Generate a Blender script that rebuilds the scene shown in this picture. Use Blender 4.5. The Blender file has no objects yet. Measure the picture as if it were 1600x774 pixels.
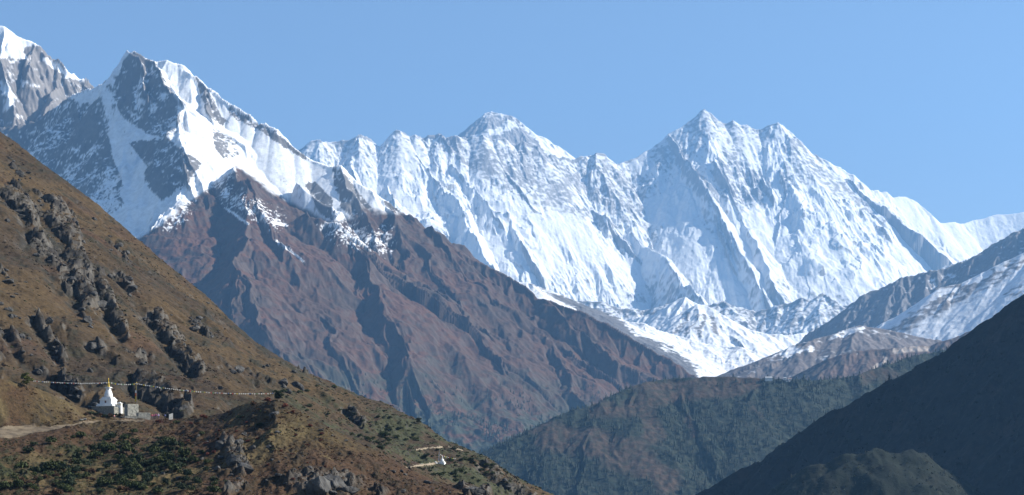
import bpy, math, random
import numpy as np

# ------------------------------------------------------------------ camera, light, exposure
C = bpy.context.scene
COL = C.collection
R = math.radians
FPX = 3493.0            # focal length in photograph pixels (1600 wide)
CX, HY = 800.0, 803.0   # picture column of the view axis, picture row of the horizon (eye level)

cam_data = bpy.data.cameras.new('camera')
cam = bpy.data.objects.new('camera', cam_data)
COL.objects.link(cam)
cam.location = (0, 0, 0)
cam.rotation_euler = (R(90), 0, 0)
cam_data.sensor_fit = 'HORIZONTAL'
cam_data.sensor_width = 36
cam_data.lens = 36 * FPX / 1600
cam_data.shift_y = (HY - 387) / 1600
cam_data.clip_start = 1
cam_data.clip_end = 200000
C.camera = cam

SUN_AZ, SUN_EL = 83.0, 34.0        # azimuth to the right of the view axis, elevation
world = bpy.data.worlds.new('World')
C.world = world
world.use_nodes = True
wn = world.node_tree
bg = wn.nodes['Background']
sky = wn.nodes.new('ShaderNodeTexSky')
sky.sky_type = 'NISHITA'
sky.sun_disc = False
sky.sun_elevation = R(SUN_EL)
sky.sun_rotation = R(SUN_AZ)
sky.altitude = 3500
sky.air_density = 0.95
sky.dust_density = 0.0
sky.ozone_density = 0.6
wn.links.new(sky.outputs[0], bg.inputs[0])
bg.inputs[1].default_value = 0.081

sd = bpy.data.lights.new('sun', 'SUN')
sd.energy = 5.0
sd.angle = R(0.5)
sd.color = (1.0, 0.95, 0.87)
sun = bpy.data.objects.new('sun', sd)
COL.objects.link(sun)
sun.rotation_euler = (R(90 - SUN_EL), 0, R(-SUN_AZ + 180))
sun.location = (500, 0, 500)

C.view_settings.view_transform = 'Standard'
C.view_settings.look = 'None'
C.view_settings.exposure = 1.06
C.view_settings.gamma = 1.0
C.cycles.use_denoising = True
C.cycles.max_bounces = 4
C.cycles.diffuse_bounces = 2
C.cycles.volume_bounces = 0

# ------------------------------------------------------------------ noise and mesh helpers
_rng = np.random.RandomState(7)
_P = _rng.permutation(256).astype(np.int32)
_P = np.concatenate([_P, _P])
_A = _rng.rand(256) * 2 * np.pi
_GX, _GY = np.cos(_A).astype(np.float32), np.sin(_A).astype(np.float32)
_H1, _H2 = _rng.rand(256).astype(np.float32), _rng.rand(256).astype(np.float32)
f32 = np.float32


def noise(x, y, seed=0):
    x = (x + seed * 17.31).astype(f32); y = (y - seed * 9.77).astype(f32)
    fx = np.floor(x); fy = np.floor(y)
    ix = fx.astype(np.int32) & 255; iy = fy.astype(np.int32) & 255
    x = x - fx; y = y - fy
    u = x * x * x * (x * (x * 6 - 15) + 10); v = y * y * y * (y * (y * 6 - 15) + 10)
    def g(a, b, dx, dy):
        h = _P[_P[(a & 255)] + (b & 255)]
        return _GX[h] * dx + _GY[h] * dy
    n00 = g(ix, iy, x, y); n10 = g(ix + 1, iy, x - 1, y)
    n01 = g(ix, iy + 1, x, y - 1); n11 = g(ix + 1, iy + 1, x - 1, y - 1)
    a = n00 + u * (n10 - n00); b = n01 + u * (n11 - n01)
    return (a + v * (b - a)) * 1.5


def fbm(x, y, octaves=5, seed=0, gain=0.5, lac=2.03):
    s = 0; a = 1.0; f = 1.0; t = 0
    for i in range(octaves):
        s = s + a * noise(x * f, y * f, seed + i * 3.7); t += a; a *= gain; f *= lac
    return s / t * 1.3


def ridged(x, y, octaves=5, seed=0, gain=0.5, lac=2.03):
    s = 0; a = 1.0; f = 1.0; t = 0
    for i in range(octaves):
        s = s + a * (1 - 2 * np.abs(noise(x * f, y * f, seed + i * 3.7))); t += a; a *= gain; f *= lac
    return s / t


def gully(x, y, tx, ty, s, seed=0):
    """stripes that run downhill: (tx, ty) is the unit direction along the contour"""
    x = x / s + seed * 3.1; y = y / s - seed * 5.3
    fx = np.floor(x); fy = np.floor(y)
    acc = np.zeros_like(x); ws = np.zeros_like(x)
    for i in (-1, 0, 1):
        for j in (-1, 0, 1):
            cx = fx + i; cy = fy + j
            h = _P[_P[cx.astype(np.int32) & 255] + (cy.astype(np.int32) & 255)]
            dx = x - cx - _H1[h]; dy = y - cy - _H2[h]
            w = np.exp(-2.2 * (dx * dx + dy * dy))
            ph = np.pi * (dx * tx + dy * ty)
            acc += w * (1 - 2 * np.abs(np.sin(ph + h * 0.0)))
            ws += w
    return acc / ws


def cells(x, y, s, seed=0, tilt=.8):
    """angular blocks: every Voronoi cell is a tilted plane at its own height"""
    x = x / s + seed * 2.3; y = y / s + seed * 4.1
    fx = np.floor(x); fy = np.floor(y)
    best = np.full(x.shape, 9, f32); out = np.zeros_like(x)
    for i in (-1, 0, 1):
        for j in (-1, 0, 1):
            cx = fx + i; cy = fy + j
            h = _P[_P[cx.astype(np.int32) & 255] + (cy.astype(np.int32) & 255)]
            dx = x - cx - _H1[h]; dy = y - cy - _H2[h]; d = dx * dx + dy * dy
            w = d < best; best = np.where(w, d, best)
            out = np.where(w, _H1[(h * 7 + 3) & 255] + tilt * (_GX[h] * dx + _GY[h] * dy), out)
    return out


def sstep(a, b, x):
    t = np.clip((x - a) / (b - a), 0, 1)
    return t * t * (3 - 2 * t)


def mixc(a, b, t):
    return a + (b - a) * t[..., None]


def P(px, py, Y):
    return ((px - CX) / FPX * Y, Y, (HY - py) / FPX * Y)


def tents(X, Y, line, sl, sr, Z=None, pw=None):
    """max of roofs under a ridge line of world points; sl / sr: fall to the left / right of its direction"""
    for (a, b) in zip(line[:-1], line[1:]):
        dx, dy = b[0] - a[0], b[1] - a[1]
        L2 = dx * dx + dy * dy + 1e-6
        rx = X - f32(a[0]); ry = Y - f32(a[1])
        t = np.clip((rx * f32(dx) + ry * f32(dy)) * f32(1 / L2), 0, 1)
        ex = rx - t * f32(dx); ey = ry - t * f32(dy)
        d = np.sqrt(ex * ex + ey * ey)
        if pw is not None:
            d = d - pw[0] * (1 - np.exp(-d * f32(1 / pw[1])))
        side = f32(dx) * ry - f32(dy) * rx
        h = f32(a[2]) + t * f32(b[2] - a[2]) - d * np.where(side > 0, f32(sl), f32(sr))
        Z = h if Z is None else np.maximum(Z, h)
    return Z


def lin_dist(PX, PY, pts):
    D = None
    for (a, b) in zip(pts[:-1], pts[1:]):
        dx, dy = b[0] - a[0], b[1] - a[1]
        t = np.clip(((PX - a[0]) * dx + (PY - a[1]) * dy) / (dx * dx + dy * dy + 1e-6), 0, 1)
        d = np.hypot(PX - a[0] - t * dx, PY - a[1] - t * dy)
        D = d if D is None else np.minimum(D, d)
    return D


def stroke(PX, PY, pts, w):
    return np.exp(-(lin_dist(PX, PY, pts) / w) ** 2).astype(f32)


def inside(PX, PY, poly):
    r = np.zeros(PX.shape, bool)
    n = len(poly)
    for i in range(n):
        (x0, y0), (x1, y1) = poly[i], poly[(i + 1) % n]
        if y0 == y1:
            continue
        c = ((y0 > PY) != (y1 > PY)) & (PX < (x1 - x0) * (PY - y0) / (y1 - y0) + x0)
        r ^= c
    return r


def grid(px0, px1, n, rows):
    u = ((np.linspace(px0, px1, n) - CX) / FPX).astype(f32)
    rows = np.asarray(rows, f32)
    Y = np.repeat(rows[:, None], n, 1)
    return u, rows, (u[None, :] * Y).astype(f32), Y


def grad(Z, u, rows):
    Zu = np.gradient(Z, u, axis=1); ZY = np.gradient(Z, rows, axis=0)
    gx = Zu / rows[:, None]
    return gx, ZY - gx * u[None, :]


def blur(Z, n):
    for ax in (0, 1):
        k = 2 * n + 1
        pad = [(0, 0), (0, 0)]; pad[ax] = (n + 1, n)
        c = np.cumsum(np.pad(Z, pad, mode='edge').astype(np.float64), axis=ax)
        Z = ((np.take(c, range(k, c.shape[ax]), ax) - np.take(c, range(0, c.shape[ax] - k), ax)) / k).astype(f32)
    return Z


def carve(X, Y, Z, u, rows, scales, amp, mask=1.0, seed=0, bl=2):
    for i, s in enumerate(scales):
        gx, gy = grad(blur(Z, bl), u, rows)
        g = np.sqrt(gx * gx + gy * gy) + 1e-4
        k = np.minimum(g, 1.0)
        Z = Z + gully(X, Y, -gy / g, gx / g, f32(s), seed + i) * (amp * s) * k * mask
    return Z.astype(f32)


def grid_mesh(name, X, Y, Z, col=None, mat=None, keep=None):
    nr, nc = Z.shape
    me = bpy.data.meshes.new(name)
    co = np.stack([X, Y, Z], -1).reshape(-1, 3).astype(f32)
    i = np.arange(nr * nc, dtype=np.int32).reshape(nr, nc)
    q = np.stack([i[:-1, :-1], i[:-1, 1:], i[1:, 1:], i[1:, :-1]], -1).reshape(-1, 4)
    if keep is not None:
        q = q[keep[:-1, :-1].ravel()]
    me.vertices.add(len(co)); me.vertices.foreach_set('co', co.ravel())
    me.loops.add(q.size); me.loops.foreach_set('vertex_index', q.ravel())
    me.polygons.add(len(q)); me.polygons.foreach_set('loop_start', np.arange(0, q.size, 4, dtype=np.int32))
    me.polygons.foreach_set('use_smooth', np.ones(len(q), bool))
    if col is not None:
        at = me.attributes.new('tint', 'FLOAT_COLOR', 'POINT')
        c4 = np.ones((nr * nc, 4), f32); c4[:, :3] = col.reshape(-1, 3)
        at.data.foreach_set('color', c4.ravel())
    me.update(calc_edges=True)
    if mat:
        me.materials.append(mat)
    o = bpy.data.objects.new(name, me)
    COL.objects.link(o)
    return o


def setting(o, label=None):
    o['kind'] = 'structure'
    if label: o['label'] = label
    return o


def terrain_mat(name, fine, bump=0.5, vary=0.35, rough=0.9, dist=1.0):
    m = bpy.data.materials.new(name); m.use_nodes = True
    nt = m.node_tree; N = nt.nodes; L = nt.links
    bs = N['Principled BSDF']; bs.inputs['Roughness'].default_value = rough
    bs.inputs['Specular IOR Level'].default_value = 0.15
    at = N.new('ShaderNodeAttribute'); at.attribute_name = 'tint'
    tc = N.new('ShaderNodeTexCoord')
    nz = N.new('ShaderNodeTexNoise'); nz.inputs['Scale'].default_value = fine; nz.inputs['Detail'].default_value = 6
    nz.inputs['Roughness'].default_value = 0.7
    L.new(tc.outputs['Object'], nz.inputs['Vector'])
    mr = N.new('ShaderNodeMapRange'); mr.inputs[1].default_value = 0.3; mr.inputs[2].default_value = 0.7
    mr.inputs[3].default_value = 1 - vary; mr.inputs[4].default_value = 1 + vary * 0.5
    L.new(nz.outputs[0], mr.inputs[0])
    mx = N.new('ShaderNodeVectorMath'); mx.operation = 'SCALE'
    L.new(at.outputs['Color'], mx.inputs[0]); L.new(mr.outputs[0], mx.inputs['Scale'])
    L.new(mx.outputs[0], bs.inputs['Base Color'])
    bp = N.new('ShaderNodeBump'); bp.inputs['Strength'].default_value = bump; bp.inputs['Distance'].default_value = dist
    L.new(nz.outputs[0], bp.inputs['Height']); L.new(bp.outputs[0], bs.inputs['Normal'])
    return m


def lerp_line(pts, px, k):
    return np.interp(px, [p[0] for p in pts], [p[k] for p in pts])


class Face:
    """points on the slope that falls from a crest (px, py, Y) towards the camera"""
    def __init__(self, crest): self.c = crest
    def at(self, px, py, s):
        Yc = lerp_line(self.c, px, 2); Zc = (HY - lerp_line(self.c, px, 1)) / FPX * Yc
        k = (HY - py) / FPX
        Y = (Zc - s * Yc) / (k - s)
        return P(px, py, min(Y, Yc))
    def line(self, pts, s): return [self.at(x, y, s) for x, y in pts]
    def world(self): return [P(*p) for p in self.c]


SNOW = np.array([0.86, 0.87, 0.88], f32)
GREY = np.array([0.20, 0.195, 0.19], f32)


def relief(Z, n):
    """convexity: above or below the local mean"""
    return Z - blur(Z, n)


# ------------------------------------------------------------------ far wall of snow peaks
def far_wall():
    crest = [(380, 262, 25200), (440, 245, 25300), (473, 233, 25300), (487, 221, 25300), (499, 219, 25300), (510, 224, 25350), (526, 224, 25400), (541, 222, 25400),
             (555, 218, 25400), (560, 214, 25400), (571, 214, 25450), (579, 218, 25500), (588, 228, 25500), (594, 239, 25550), (600, 228, 25550),
             (607, 217, 25550), (617, 206, 25500), (623, 205, 25500), (634, 210, 25550), (640, 215, 25550), (650, 212, 25550), (662, 218, 25600),
             (674, 214, 25600), (685, 211, 25600), (695, 219, 25650), (710, 217, 25650), (734, 218, 25700), (754, 212, 25700), (769, 220, 25750),
             (779, 217, 25750), (791, 220, 25800), (808, 227, 25850), (814, 223, 25850), (838, 229, 25900), (858, 244, 26000), (878, 249, 26100),
             (898, 249, 26200), (912, 248, 26250), (920, 244, 26300), (932, 240, 26300), (945, 243, 26350), (955, 253, 26400), (963, 260, 26450),
             (978, 254, 26500), (994, 248, 26550), (1017, 234, 26650), (1039, 219, 26750), (1044, 210, 26750), (1064, 200, 26800), (1084, 185, 26850),
             (1095, 174, 26900), (1100, 171, 26900), (1111, 177, 26900), (1121, 188, 26900), (1133, 194, 26900), (1146, 188, 26900), (1158, 197, 26900),
             (1168, 195, 26900), (1185, 204, 26900), (1205, 195, 26900), (1215, 192, 26900), (1225, 199, 26900), (1239, 209, 26900), (1249, 222, 26900),
             (1270, 242, 26850), (1299, 256, 26800), (1332, 276, 26800), (1361, 298, 26800), (1375, 307, 26900), (1397, 310, 27000), (1415, 308, 27100),
             (1433, 318, 27100), (1455, 336, 27000), (1469, 349, 27000), (1487, 348, 27100), (1505, 351, 27200), (1520, 346, 27300), (1557, 337, 27400),
             (1580, 336, 27400), (1600, 333, 27400), (1680, 330, 27400), (1800, 350, 27400)]
    Fc = Face(crest)
    u, rows, X, Y = grid(400, 1720, 1320, np.arange(23300, 27650, 6.5))
    w1 = fbm(X / 520, Y / 520, 5, 1) * 85; w2 = fbm(X / 520, Y / 520, 5, 2) * 70
    Xw = X + w1; Yw = Y + w2
    cw = [(p[0], p[1], p[2]) for p in Fc.world()]
    Zc = tents(X, Y, cw, 1.1, 1.08)
    ribs = [  # (points on the picture, face fall, right flank, left flank)
        ([(499, 219), (512, 245), (518, 270), (530, 300)], .92, 1.2, 1.7),
        ([(560, 214), (553, 240), (552, 262), (560, 300)], .92, 1.2, 1.6),  # second boulder is added to throw the dark shadow at its left
        ([(571, 214), (590, 245), (602, 275), (615, 310), (640, 350), (660, 380)], .9, 1.1, 1.6),
        ([(623, 205), (640, 235), (662, 265), (690, 290), (715, 325), (735, 370), (760, 410)], .9, 1.1, 1.7),
        ([(650, 212), (665, 232), (680, 255)], .95, 1.3, 1.8),
        ([(685, 211), (700, 240), (718, 268), (740, 295), (770, 328), (800, 345), (815, 375), (850, 425), (885, 462)], .9, 1.15, 1.9),
        ([(754, 212), (772, 245), (792, 275), (812, 300)], .93, 1.3, 1.9),
        ([(779, 217), (797, 250), (820, 285), (840, 310)], .95, 1.3, 1.9),
        ([(838, 229), (859, 252), (882, 285), (905, 310), (945, 340), (981, 362), (1010, 385), (1035, 402), (1071, 445), (1100, 480)], .86, 1.0, 1.8),
        ([(905, 345), (925, 385), (945, 425), (965, 470)], .95, 1.1, 1.8),
        ([(932, 240), (940, 270), (958, 300), (985, 330)], .97, 1.3, 1.8),
        ([(963, 260), (985, 298), (1002, 340), (1024, 390), (1052, 425)], .95, 1.2, 1.9),
        ([(1045, 211), (1070, 245), (1093, 276), (1110, 305), (1135, 350), (1165, 400), (1190, 450)], .9, 1.15, 2.0),
        ([(1100, 171), (1130, 203), (1152, 230), (1172, 255), (1180, 290)], .95, 1.3, 2.0),
        ([(1113, 250), (1145, 308), (1165, 350), (1192, 400), (1218, 450)], .92, 1.15, 2.0),
        ([(1146, 188), (1165, 225), (1188, 262), (1203, 300)], 1.0, 1.4, 2.0),
        ([(1215, 192), (1232, 225), (1225, 270), (1232, 305), (1250, 345), (1280, 390), (1322, 445)], .92, 1.1, 1.9),
        ([(1285, 254), (1280, 292), (1290, 328), (1308, 357), (1338, 397), (1352, 440)], .9, 1.1, 1.7),
        ([(1343, 292), (1370, 325), (1370, 365), (1384, 408), (1395, 440)], .95, 1.1, 1.6),
        ([(1270, 242), (1285, 254), (1325, 283), (1354, 302), (1375, 320), (1397, 334), (1433, 358), (1469, 381), (1495, 410), (1530, 450)], 1.045, .8, 1.3),
    ]
    Z = Zc.copy()
    for pts, s, a, b in ribs:
        Z = tents(Xw, Yw, Fc.line(pts, s), a, b, Z)
    dcr = np.maximum(Zc.max() * 0 + (tents(X, Y, cw, 0, 0) - Z), 0)
    dist = sstep(0, 500, dcr)                       # how far below the crest
    calm = sstep(-.25, .35, fbm(X / 900, Y / 900, 3, 7)) * .75 + .25
    px0 = CX + X / Y * FPX; py0 = HY - Z / Y * FPX
    dome = sstep(0, 12, np.interp(px0, [1370, 1397, 1433, 1469, 1495, 1540], [335, 336, 360, 383, 412, 460]) - py0) * sstep(1372, 1392, px0)
    calm = calm * (1 - .85 * dome)
    Z = carve(X, Y, Z, u, rows, (420, 190), 0.11, (0.2 + 0.8 * dist) * calm, 3)
    Z = carve(X, Y, Z, u, rows, (85, 42, 24), 0.12, (0.3 + 0.7 * dist) * calm, 4)
    Z = Z + (ridged(X / 240, Y / 240, 5, 5) * 46 * (0.25 + 0.75 * dist) + ridged(X / 60, Y / 60, 3, 9) * 7) * (.3 + .7 * calm)
    ice = sstep(270, 330, py0 + fbm(X / 300, Y / 300, 3, 15) * 50) * sstep(480, 430, py0) * np.maximum(sstep(880, 780, px0), sstep(1210, 1260, px0) * sstep(1450, 1380, px0)) * sstep(-.3, .3, fbm(X / 500, Y / 400, 3, 16))
    Z = Z + ice * (cells(X + w1 * .5, Y * 1.2, 240, 3, .5) * 70 + cells(X, Y * 1.2, 95, 4, .6) * 26)
    gx, gy = grad(Z, u, rows)
    sl = np.sqrt(gx * gx + gy * gy)
    px = CX + X / Y * FPX; py = HY - Z / Y * FPX
    n1 = fbm(X / 300, Z / 300, 5, 11); n2 = fbm(X / 55, (Z + Y) / 80, 4, 12)
    ns = fbm((px * 1.3 - py) / 11, (px + py * 1.3) / 90, 4, 14)
    pxn = px + n1 * 10 + n2 * 5 + ns * 10; pyn = py + n2 * 7 + n1 * 10 + ns * 34
    bias = np.zeros_like(Z)
    rock_polys = [
        ([(690, 214), (735, 222), (800, 226), (870, 250), (935, 312), (975, 352), (985, 385), (930, 345), (905, 350), (880, 330), (830, 330), (790, 300), (762, 290), (720, 258)], .75),
        ([(870, 248), (962, 262), (1000, 310), (1020, 345), (1055, 415), (1030, 400), (1000, 370), (950, 330), (900, 290)], .6),
        ([(985, 268), (1045, 222), (1100, 172), (1160, 200), (1240, 215), (1275, 250), (1285, 300), (1250, 305), (1215, 290), (1190, 320), (1165, 345), (1150, 310), (1110, 315), (1060, 280), (1030, 300), (1000, 300)], .65),
        ([(1085, 330), (1130, 350), (1160, 400), (1150, 415), (1110, 385)], .5),
        ([(1270, 245), (1330, 285), (1380, 325), (1440, 362), (1495, 410), (1470, 400), (1420, 365), (1370, 345), (1330, 320), (1290, 320)], .7),
        ([(480, 225), (600, 225), (680, 215), (720, 260), (690, 262), (640, 250), (620, 275), (580, 262), (540, 262), (500, 250)], .4),
        ([(880, 440), (1000, 430), (1100, 460), (1100, 500), (880, 480)], .35),
        ([(1200, 430), (1260, 425), (1330, 460), (1330, 500), (1200, 500)], .45),
        ([(1000, 340), (1060, 360), (1110, 400), (1080, 430), (1030, 395)], .35),
    ]
    for poly, v in rock_polys:
        bias = np.where(inside(pxn, pyn, poly), np.maximum(bias, v), bias)
    band = sstep(75, 12, py - np.interp(px, [q[0] for q in crest], [q[1] for q in crest])) * (1 - dome)
    bias = blur(np.maximum(bias, band * .42 * (px < 1290)).astype(f32), 9)
    snow_strokes = [([(1048, 272), (1075, 295), (1100, 325)], 9), ([(1085, 250), (1115, 235), (1125, 225)], 10), ([(1100, 275), (1120, 245)], 8),
                    ([(1175, 235), (1185, 260), (1215, 250), (1210, 290)], 12), ([(1195, 250), (1225, 215)], 8), ([(1250, 298), (1285, 305)], 12),
                    ([(905, 312), (945, 342), (981, 365), (1035, 405)], 8), ([(1000, 268), (1030, 285)], 7), ([(1020, 262), (1040, 300)], 5),
                    ([(690, 255), (725, 285), (745, 300)], 9), ([(1035, 342), (1045, 352)], 7)]
    for pts, w in snow_strokes:
        bias = bias - 0.9 * stroke(pxn, pyn, pts, w)
    cv = np.clip(relief(Z, 3) / 14, -1, 1)
    lowr = sstep(300, 400, py)
    sc = 0.08 - .06 * lowr + bias * 0.62 + n2 * (0.38 - .14 * lowr) + n1 * 0.18 + ns * .16 - ice * .35 + (sl - 1.2) * 0.26 + cv * 0.16 - dome * .8
    rk = sstep(0.30, 0.62, sc) * 0.88
    rocktone = (0.9 + 0.35 * fbm(X / 400, Z / 120, 4, 21))[..., None]
    col = mixc(np.broadcast_to(SNOW, Z.shape + (3,)), np.array([.26, .25, .245], f32) * rocktone, rk)
    vis = (py < 560) & (px > 420)
    return setting(grid_mesh('mountain_wall', X, Y, Z, col, terrain_mat('far_snow', 0.02, 0.35, 0.10, 0.7, 12), vis | (px > 1600) | (px < 440)),
                   'long high wall of snow peaks with fluted faces behind the valley')


def everest():
    crest = [(560, 330, 28800), (690, 236, 28800), (715, 214, 28800), (730, 202, 28800), (749, 188, 28800), (757, 178, 28800), (768, 174, 28800), (787, 178, 28800), (803, 182, 28800),
             (818, 195, 28800), (838, 209, 28800), (861, 222, 28800), (882, 235, 28800), (900, 247, 28800), (960, 290, 28800)]
    Fc = Face(crest)
    u, rows, X, Y = grid(600, 980, 420, np.arange(27600, 29400, 7))
    Xw = X + fbm(X / 500, Y / 500, 4, 3) * 40; Yw = Y + fbm(X / 500, Y / 500, 4, 4) * 40
    Z = tents(X, Y, Fc.world(), 1, .85)
    Z = tents(Xw, Yw, Fc.line([(803, 182), (818, 202), (836, 222), (848, 240), (870, 262)], .7), .9, 1.3, Z)
    Z = tents(Xw, Yw, Fc.line([(757, 178), (748, 198), (740, 215), (740, 240)], .75), 1.0, 1.2, Z)
    Z = carve(X, Y, Z, u, rows, (300, 150, 75, 38), 0.10, 0.8, 13)
    Z = Z + ridged(X / 120, Y / 120, 4, 6) * 14
    gx, gy = grad(Z, u, rows); sl = np.sqrt(gx * gx + gy * gy)
    px = CX + X / Y * FPX; py = HY - Z / Y * FPX
    n1 = fbm(X / 200, Z / 120, 5, 31); n2 = fbm(X / 50, Z / 40, 4, 32)
    band = fbm(X / 900 + Z / 1500, (Z + X * .25) / 110, 4, 33)
    sc = 0.78 + n1 * 0.25 + n2 * 0.35 + band * 0.6 + (sl - .9) * 0.2
    e = inside(px + n1 * 6, py + n2 * 5, [(803, 180), (830, 210), (846, 232), (860, 250), (990, 320), (900, 240), (850, 210)])
    sc = np.where(e, sc - 0.75, sc)
    sc = sc - 0.5 * stroke(px, py, [(757, 176), (768, 174), (785, 178)], 5) - .7 * stroke(px + n1 * 4, py, [(745, 215), (780, 205), (800, 195)], 5)
    rk = sstep(0.3, 0.65, sc) * 0.9
    col = mixc(np.broadcast_to(SNOW, Z.shape + (3,)), np.array([.25, .24, .235], f32) * (1 + .3 * n1)[..., None], rk)
    return setting(grid_mesh('mountain_pyramid', X, Y, Z, col, bpy.data.materials['far_snow'], py < 300), 'dark rock pyramid peak rising behind the snow wall')



# ------------------------------------------------------------------ the ranges in between
def ridge_hill(name, crest, px, n, rows, sl, sr, colour, ribs=(), scales=(), amp=0.1, wob=(300, 30), rough=(60, 5), mat=None, label=None, cut=None,
               edge=60, extra=None, seed=0, cmask=0.2, floor=None, smooth=None):
    Fc = Face(crest)
    u, rows, X, Y = grid(px[0], px[1], n, rows)
    Xw = X + fbm(X / wob[0], Y / wob[0], 4, seed + 1) * wob[1]; Yw = Y + fbm(X / wob[0], Y / wob[0], 4, seed + 2) * wob[1]
    cw = Fc.world()
    if callable(sr):
        Z = None
        for a, b in zip(crest[:-1], crest[1:]):
            Z = tents(X, Y, [P(*a), P(*b)], sl((a[0] + b[0]) / 2), sr((a[0] + b[0]) / 2), Z)
    else:
        Z = tents(X, Y, cw, sl, sr)
    top = tents(X, Y, cw, 0, 0)
    for pts, s, a, b in ribs:
        line = Fc.line(pts, s) if len(pts[0]) == 2 else [P(*p) for p in pts]
        Z = tents(Xw, Yw, line, a, b, Z)
    m = cmask + (1 - cmask) * sstep(0, edge, np.maximum(top - Z, 0))
    if smooth is not None:
        m = m * (1 - smooth[1] * blur(inside(CX + X / Y * FPX, HY - Z / Y * FPX, smooth[0]).astype(f32), 8))
    if scales:
        Z = carve(X, Y, Z, u, rows, scales, amp, m, seed)
    Z = Z + ridged(X / rough[0], Y / rough[0], 5, seed + 5) * rough[1] * m
    if extra is not None:
        Z = extra(X, Y, Z, Fc)
    if floor is not None:
        Z = np.maximum(Z, floor)
    gx, gy = grad(Z, u, rows); slp = np.sqrt(gx * gx + gy * gy)
    d = dict(X=X, Y=Y, Z=Z, px=CX + X / Y * FPX, py=HY - Z / Y * FPX, sl=slp, gx=gx, gy=gy, cv=relief(Z, 3), seed=seed)
    col = colour(d)
    o = grid_mesh(name, X, Y, Z, col.astype(f32), mat, None if cut is None else cut(d))
    if label: o['label'] = label
    o['kind'] = 'structure'
    HEIGHT[name] = (u, rows, Z)
    return o


HEIGHT = {}


def ground(name, X, Y):
    """height of a terrain at a world point"""
    u, rows, Z = HEIGHT[name]
    fu = np.clip(np.interp(X / Y, u, np.arange(len(u))), 0, len(u) - 1.001); fr = np.clip(np.interp(Y, rows, np.arange(len(rows))), 0, len(rows) - 1.001)
    i, j = int(fr), int(fu); a, b = fr - i, fu - j
    return float(Z[i, j] * (1 - a) * (1 - b) + Z[i + 1, j] * a * (1 - b) + Z[i, j + 1] * (1 - a) * b + Z[i + 1, j + 1] * a * b)


def hit(name, px, py):
    """world point where the sight line of a picture point meets a terrain"""
    u, rows, Z = HEIGHT[name]
    j = int(np.clip(np.interp((px - CX) / FPX, u, np.arange(len(u))) + 0.5, 0, len(u) - 1))
    k = (HY - py) / FPX
    above = np.nonzero(Z[:, j] >= k * rows)[0]
    if len(above) == 0:
        return None
    i = above[0]
    Y = float(rows[i])
    if i > 0:
        a = Z[i - 1, j] - k * rows[i - 1]; b = Z[i, j] - k * rows[i]
        Y = float(rows[i - 1] + (rows[i] - rows[i - 1]) * (-a / (b - a + 1e-9)))
    x = (px - CX) / FPX * Y
    return (x, Y, ground(name, x, Y))


def rgb(*c): return np.array(c, f32)


def full(c, Z): return np.broadcast_to(rgb(*c), Z.shape + (3,)).copy()


M_MID = terrain_mat('mid_mountain', 0.03, 0.5, 0.25, 0.9, 6)
M_FOREST = terrain_mat('wooded_slope', 0.06, 0.6, 0.5, 0.95, 5)


def col_left_peak(d):
    n1 = fbm(d['X'] / 180, d['Z'] / 110, 5, 41); n2 = fbm(d['X'] / 40, d['Z'] / 30, 4, 42)
    px, py = d['px'] + n1 * 8, d['py'] + n2 * 4 + n1 * 6
    b = np.zeros_like(n1)
    snow = [(-20, 20), (20, 45), (55, 64), (52, 70), (40, 72), (35, 82), (50, 95), (25, 92), (0, 88), (-20, 85)]
    b = np.where(inside(px, py, snow), -1.2, b)
    b = np.where(inside(px, py, [(65, 88), (95, 100), (134, 122), (128, 126), (100, 116), (75, 105)]), -.7, b)
    b = b - .9 * stroke(px, py, [(5, 130), (12, 150), (8, 170)], 6) - .7 * stroke(px, py, [(30, 125), (65, 138)], 2.5)
    sc = 0.60 + b + n1 * .35 + n2 * .42 + (d['sl'] - 1.1) * .25 + np.clip(d['cv'] / 12, -1, 1) * .15
    rk = sstep(.25, .6, sc) * .92
    return mixc(full(SNOW, n1), rgb(.15, .13, .115) * (1 + .4 * n1)[..., None], rk)


def left_peak():
    crest = [(-260, 120, 12600), (-120, 60, 12600), (-60, 52, 12600), (0, 40, 12600), (8, 41, 12600), (21, 50, 12600), (35, 61, 12600), (53, 65, 12600), (56, 70, 12600), (61, 83, 12600), (70, 92, 12600), (78, 92, 12600),
             (90, 97, 12600), (96, 106, 12600), (114, 116, 12600), (130, 124, 12600), (136, 134, 12550), (150, 165, 12500), (190, 230, 12400)]
    ribs = [([(53, 66), (45, 95), (38, 120), (60, 140), (75, 170)], 1.0, 1.4, 1.6), ([(90, 98), (86, 120), (92, 140), (105, 165)], 1.0, 1.4, 1.8),
            ([(8, 42), (-2, 90), (10, 125), (25, 180)], 1.0, 1.3, 1.7), ([(92, 136), (75, 160), (70, 200), (85, 250)], .8, 1.3, 1.4)]
    ridge_hill('mountain_snow_dome', crest, (-260, 230), 380, np.arange(11000, 12800, 6), 1.0, 1.25, col_left_peak, ribs, (260, 130, 65, 33), .13, (300, 30), (80, 14),
               bpy.data.materials['far_snow'], 'rocky peak with a white snow dome at its top', lambda d: d['py'] < 420, 200, seed=3)


SNOWLINE = [(-200, 420), (150, 400), (215, 372), (250, 347), (300, 314), (325, 296), (345, 284), (369, 260), (394, 277), (423, 300), (455, 317), (484, 331),
            (520, 350), (545, 345), (575, 330), (618, 333), (640, 330), (700, 358), (800, 410), (850, 440), (1100, 560)]


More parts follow.
